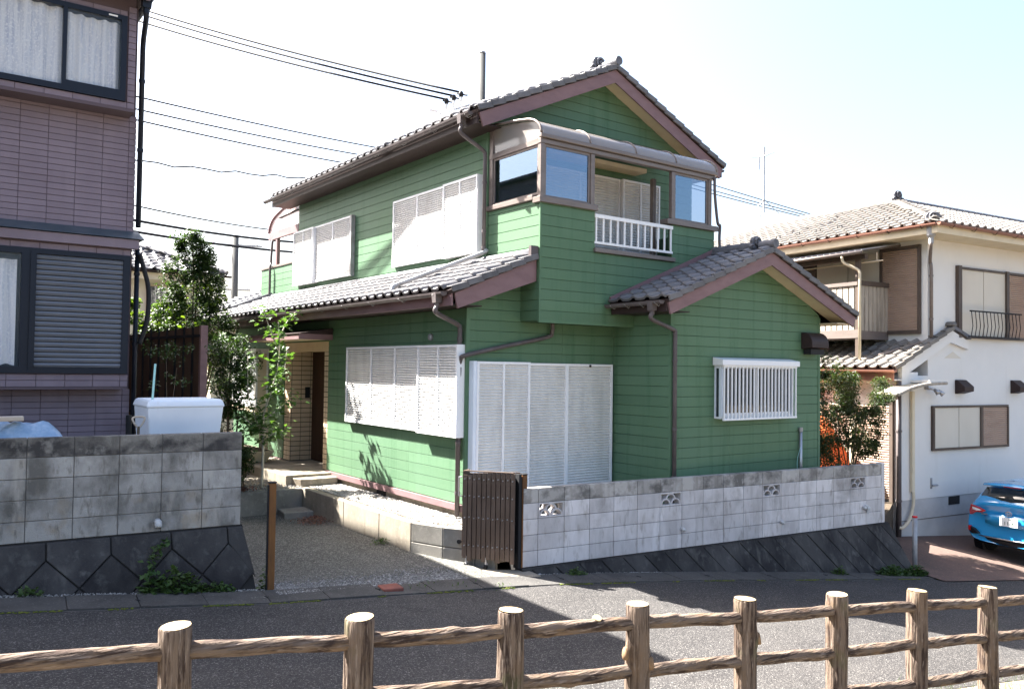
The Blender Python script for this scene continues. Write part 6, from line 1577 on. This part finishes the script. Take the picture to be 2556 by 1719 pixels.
    # weeds along the wall feet: each clump is a plant
    W = [(-4.35, -.14, .30, 420, .26, 'broad leaved green weed clump at the foot of the left retaining wall', 'leaf_weed', .075),
         (-3.95, -.13, .2, 200, .1, 'low fuzzy weed clump right of the broad leaved one under the left wall', 'leaf_weed', .05),
         (-5.6, -.14, .12, 70, .1, 'small weed tuft under the far left of the retaining wall', 'leaf_weed', .05),
         (-3.45, -.1, .05, 60, .28, 'single upright weed near the left wall end', 'leaf_weed', .06),
         (6.6, -.36, .42, 900, .14, 'ivy patch spreading at the right end of the retaining wall foot', 'leaf_mid', .06),
         (7.15, -.4, .3, 600, .16, 'ivy patch around the foot of the red capped bollard', 'leaf_mid', .06),
         (5.35, -.32, .16, 160, .12, 'small weed tuft at the foot of the right retaining wall', 'leaf_weed', .05),
         (.45, -.22, .16, 150, .09, 'grass tuft below the drain pipe of the right wall', 'leaf_weed', .05)]
    for s, tt, r, n, h, lab, m, sz in W:
        p = st(s, tt); o = thing('weed_clump', lab, 'weed', tuple(p))
        def g():
            a = random.random()*6.28; q = r*math.sqrt(random.random()); k = 1-(q/r)**2
            pp = st(s+math.cos(a)*q, tt+math.sin(a)*q*.35, dz=.02+h*k*random.random()); return tuple(pp)
        leaves(g, n, sz, .6, -.1).build('leaves', m, o)
    for (x, y, z, lab) in ((5.2, 8.05, .2, 'grass tuft on the gate pad edge by the road'), (4.75, 8.2, .24, 'grass tuft beside the red paver brick'), (5.48, 10.45, .29, 'weed sprouting at the foot of the sunlit kerb'), (5.62, 7.85, .18, 'pale weed at the corner of the gate pad')):
        o = thing('weed_clump', lab, 'weed', (x, y, z)); r = .16
        leaves(lambda: (x+random.gauss(0, r*.55), y+random.gauss(0, r*.3), z+abs(random.gauss(0, .03))), 130, .05, .3, -.5).build('leaves', 'leaf_weed', o)
    # vine trailing on the left retaining wall
    o = thing('wall_vine', 'small vine growing out of the left wall joint below the pipe', 'vine', (2.2, 8.98, 1.0))
    leaves(lambda: (2.22-.25*(u := random.random())+random.gauss(0, .03), 8.9-.06*u+random.gauss(0, .02)-.12*u, 1.0-.34*u+random.gauss(0, .03)), 70, .06, .75, .2).build('leaves', 'leaf_weed', o)
    # grass at the fence foot
    mb = MB()
    for _ in range(2600):
        s = random.uniform(-7, 5); t_ = -4.85+random.gauss(0, .16); p = st(s, t_, dz=-.04); a = random.random()*6.28; h = random.uniform(.04, .12); w = .004
        mb.add([p+Vector((w, 0, 0)), p-Vector((w, 0, 0)), p+Vector((math.cos(a)*h*.5, math.sin(a)*h*.5, h))], [(0, 1, 2)])
    tag(mb.build('verge_grass', 'leaf_weed', None, False, 'stuff'), 'thin grass along the foot of the log fence', 'grass')
plants()

# ------------------------------------------------------------------ background: houses, poles, wires
def far_house(name, label, x0, x1, y0, y1, z0, ze, k, wall, win):
    H = thing(name, label, 'house', (x0, y0, z0))
    MB().box(x0+.5, x1-.5, y0+.5, y1-.5, z0, ze).build('wall', wall, H)
    hw = (y1-y0)/2; zp = ze+k*hw; mb = MB()
    a = [(x0, y0, ze), (x1, y0, ze), (x1, y1, ze), (x0, y1, ze), (x0+hw, y0+hw, zp), (x1-hw, y0+hw, zp)]
    mb.add(a, [(0, 1, 5, 4), (1, 2, 5), (2, 3, 4, 5), (3, 0, 4), (3, 2, 1, 0)]); rf = mb.build('roof', 'trim_dark', H)
    TF = tile_mesh(.32, .33, 'tile', roll=.05); sl = math.hypot(hw, k*hw); nr = int(sl/.27); nc = int((x1-x0)/.29)
    up = Vector((0, 1, k)).normalized()
    tile_field(rf, (x0, y0-.02, ze+.02), (1, 0, 0), up, nc, nr, TF, .29, sl/nr, keep=lambda c, r: (r*sl/nr)/sl*hw < min(c*.29+.3, x1-x0-c*.29), joined='roof_tiles', m='tile')
    up = Vector((-1, 0, k)).normalized(); nc2 = int((y1-y0)/.29)
    tile_field(rf, (x1+.02, y0, ze+.02), (0, 1, 0), up, nc2, nr, TF, .29, sl/nr, keep=lambda c, r: (r/nr)*hw < min(c*.29+.3, y1-y0-c*.29), joined='side_roof_tiles', m='tile')
    ridge(rf, (x0+hw, y0+hw, zp), (x1-hw, y0+hw, zp), 'tile', layers=1)
    b = Vector((x1-hw, y0+hw, zp+.03)); a = Vector((x1, y0, ze+.05)); n = 14
    for i in range(n):
        mb = MB(); q = a+(b-a)*i/n; half_round(mb, q, a+(b-a)*(i+1)/n, .09); mb.build('hip_cap', 'tile', rf)
    mb = MB(); mb.gutter((x0, y0-.06, ze-.02), (x1+.1, y0-.06, ze-.02)); mb.build('gutter', 'trim_dark', H)
    MB().box(x0+.05, x1-.05, y0+.02, y0+.05, ze-.25, ze-.02).build('fascia', 'cream', H)
    for (a0, a1, b0, b1) in win:
        w = MB().box(a0-.05, a1+.05, y0+.45, y0+.498, b0-.05, b1+.05).build('window', 'wood_pole', H); MB().box(a0, (a0+a1)/2-.03, y0+.44, y0+.449, b0, b1).build('pane', 'glass_dark', w); MB().box((a0+a1)/2+.03, a1, y0+.44, y0+.449, b0, b1).build('pane', 'glass_dark', w)
far_house('tiled_house', 'cream house with grey tiled hip roof behind the pointed tree', -3, 7.3, 23.5, 30, .6, 5.25, .42, 'far_wall', [(5.35, 6.3, 3.4, 4.85), (3.0, 4.4, 3.4, 4.85)])
far_house('tiled_house', 'low grey roofed house in the gap beside the green house far corner', 7.6, 13.5, 27, 33, .6, 4.35, .35, 'far_wall', [(9, 10, 2.2, 3.4)])

def pole(label, x, y, z0, z1, r, cross):
    t = thing('utility_pole', label, 'pole', (x, y, z0))
    MB().tube([(x, y, z0), (x, y, z1)], [r*1.3, r], 14).build('shaft', 'pole_conc', t, True)
    MB().tube([(x, y, z1), (x, y, z1+.05)], [r*1.06, r*.9], 14).build('cap', 'metal_dull', t, True)
    for (z, l, dx, dy) in cross:
        mb = MB(); mb.bar((x-dx*l, y-dy*l, z), (x+dx*l, y+dy*l, z), .08, .08); mb.build('crossarm', 'metal_dull', t)
        for k in (-.8, .8):
            mb = MB(); mb.tube([(x+dx*l*k, y+dy*l*k, z+.04), (x+dx*l*k, y+dy*l*k, z+.2)], [.05, .03], 8); mb.build('insulator', 'ceramic', t)
pole('bare grey concrete pole top rising behind the ridge of the green house', 13.47, 20., -.2, 11.96, .1, [])
pole('distant leaning wire carrying pole beside the pointed tree', 11.9, 37.2, 0, 8.5, .14, [(8.1, 1.1, 1, -.3), (6.1, .7, .9, -.4)])

def wire(label, a, b, r, sag=.3, group=None, lumps=0, far=1.):
    a, b = Vector(a), Vector(b); n = 18; pts = []
    for i in range(n+1):
        u = i/n; p = a.lerp(b, u); p.z -= sag*4*u*(1-u)
        if lumps: p.z += .05*math.sin(u*lumps)
        pts.append(p)
    mb = MB(); mb.tube(pts, [lerp(r, r*far, i/n) for i in range(n+1)], 5); o = mb.build('power_line', 'wire', None, True); tag(o, label, 'wire', group)
# service drop, left pole lies out of the frame behind the brown house
wire('uppermost of the three service wires ending at the roof bracket', (6.9, 10.82, 7.03), (3.9, 22.4, 11.8), .017, .1, far=1.6)
wire('middle of the three service wires ending at the roof bracket', (6.9, 11.03, 7.03), (3.86, 22.4, 11.67), .017, .1, far=1.6)
wire('lowest of the three service wires, with a dark clamp, at the roof bracket', (6.9, 11.25, 7.03), (3.8, 22.4, 11.48), .017, .1, far=1.6)
def ext(a, b, k=.25): a, b = Vector(a), Vector(b); return a-(b-a)*k, b+(b-a)*k
for lab, a, b, r in (('top of three thin blue grey wires left of the roof', (5.39, 26, 10.62), (15.2, 30, 11.61), .026), ('middle of three thin blue grey wires left of the roof', (5.4, 26, 10.25), (14.53, 30, 11.2), .026), ('bottom of three thin blue grey wires left of the roof', (5.41, 26, 9.93), (14.07, 30, 10.77), .026),
                     ('thin sagging clamped cable meeting the roof edge', (5.44, 26, 8.74), (12.36, 30, 9.96), .024), ('thin cable just above the two thick black cables', (5.47, 26, 7.41), (10.78, 30, 7.83), .024),
                     ('upper of the two thick black cables', (5.49, 26, 6.98), (11.29, 30, 7.45), .042), ('lower of the two thick black cables', (5.49, 26, 6.65), (11.72, 30, 7.08), .042)):
    p, q = ext(a, b); wire(lab, p, q, r, .12, lumps=40 if 'clamped' in lab else 0)
for lab, a, b in (('top of three wires right of the green roof', (28.5, 24, 10.94), (33.18, 22, 9.86)), ('middle of three wires right of the green roof', (28.5, 24, 10.7), (32.84, 22, 9.78)), ('bottom of three wires right of the green roof', (28.5, 24, 10.55), (32.18, 22, 9.7))):
    p, q = ext(a, b, .5); wire(lab, p, q, .02, .05)
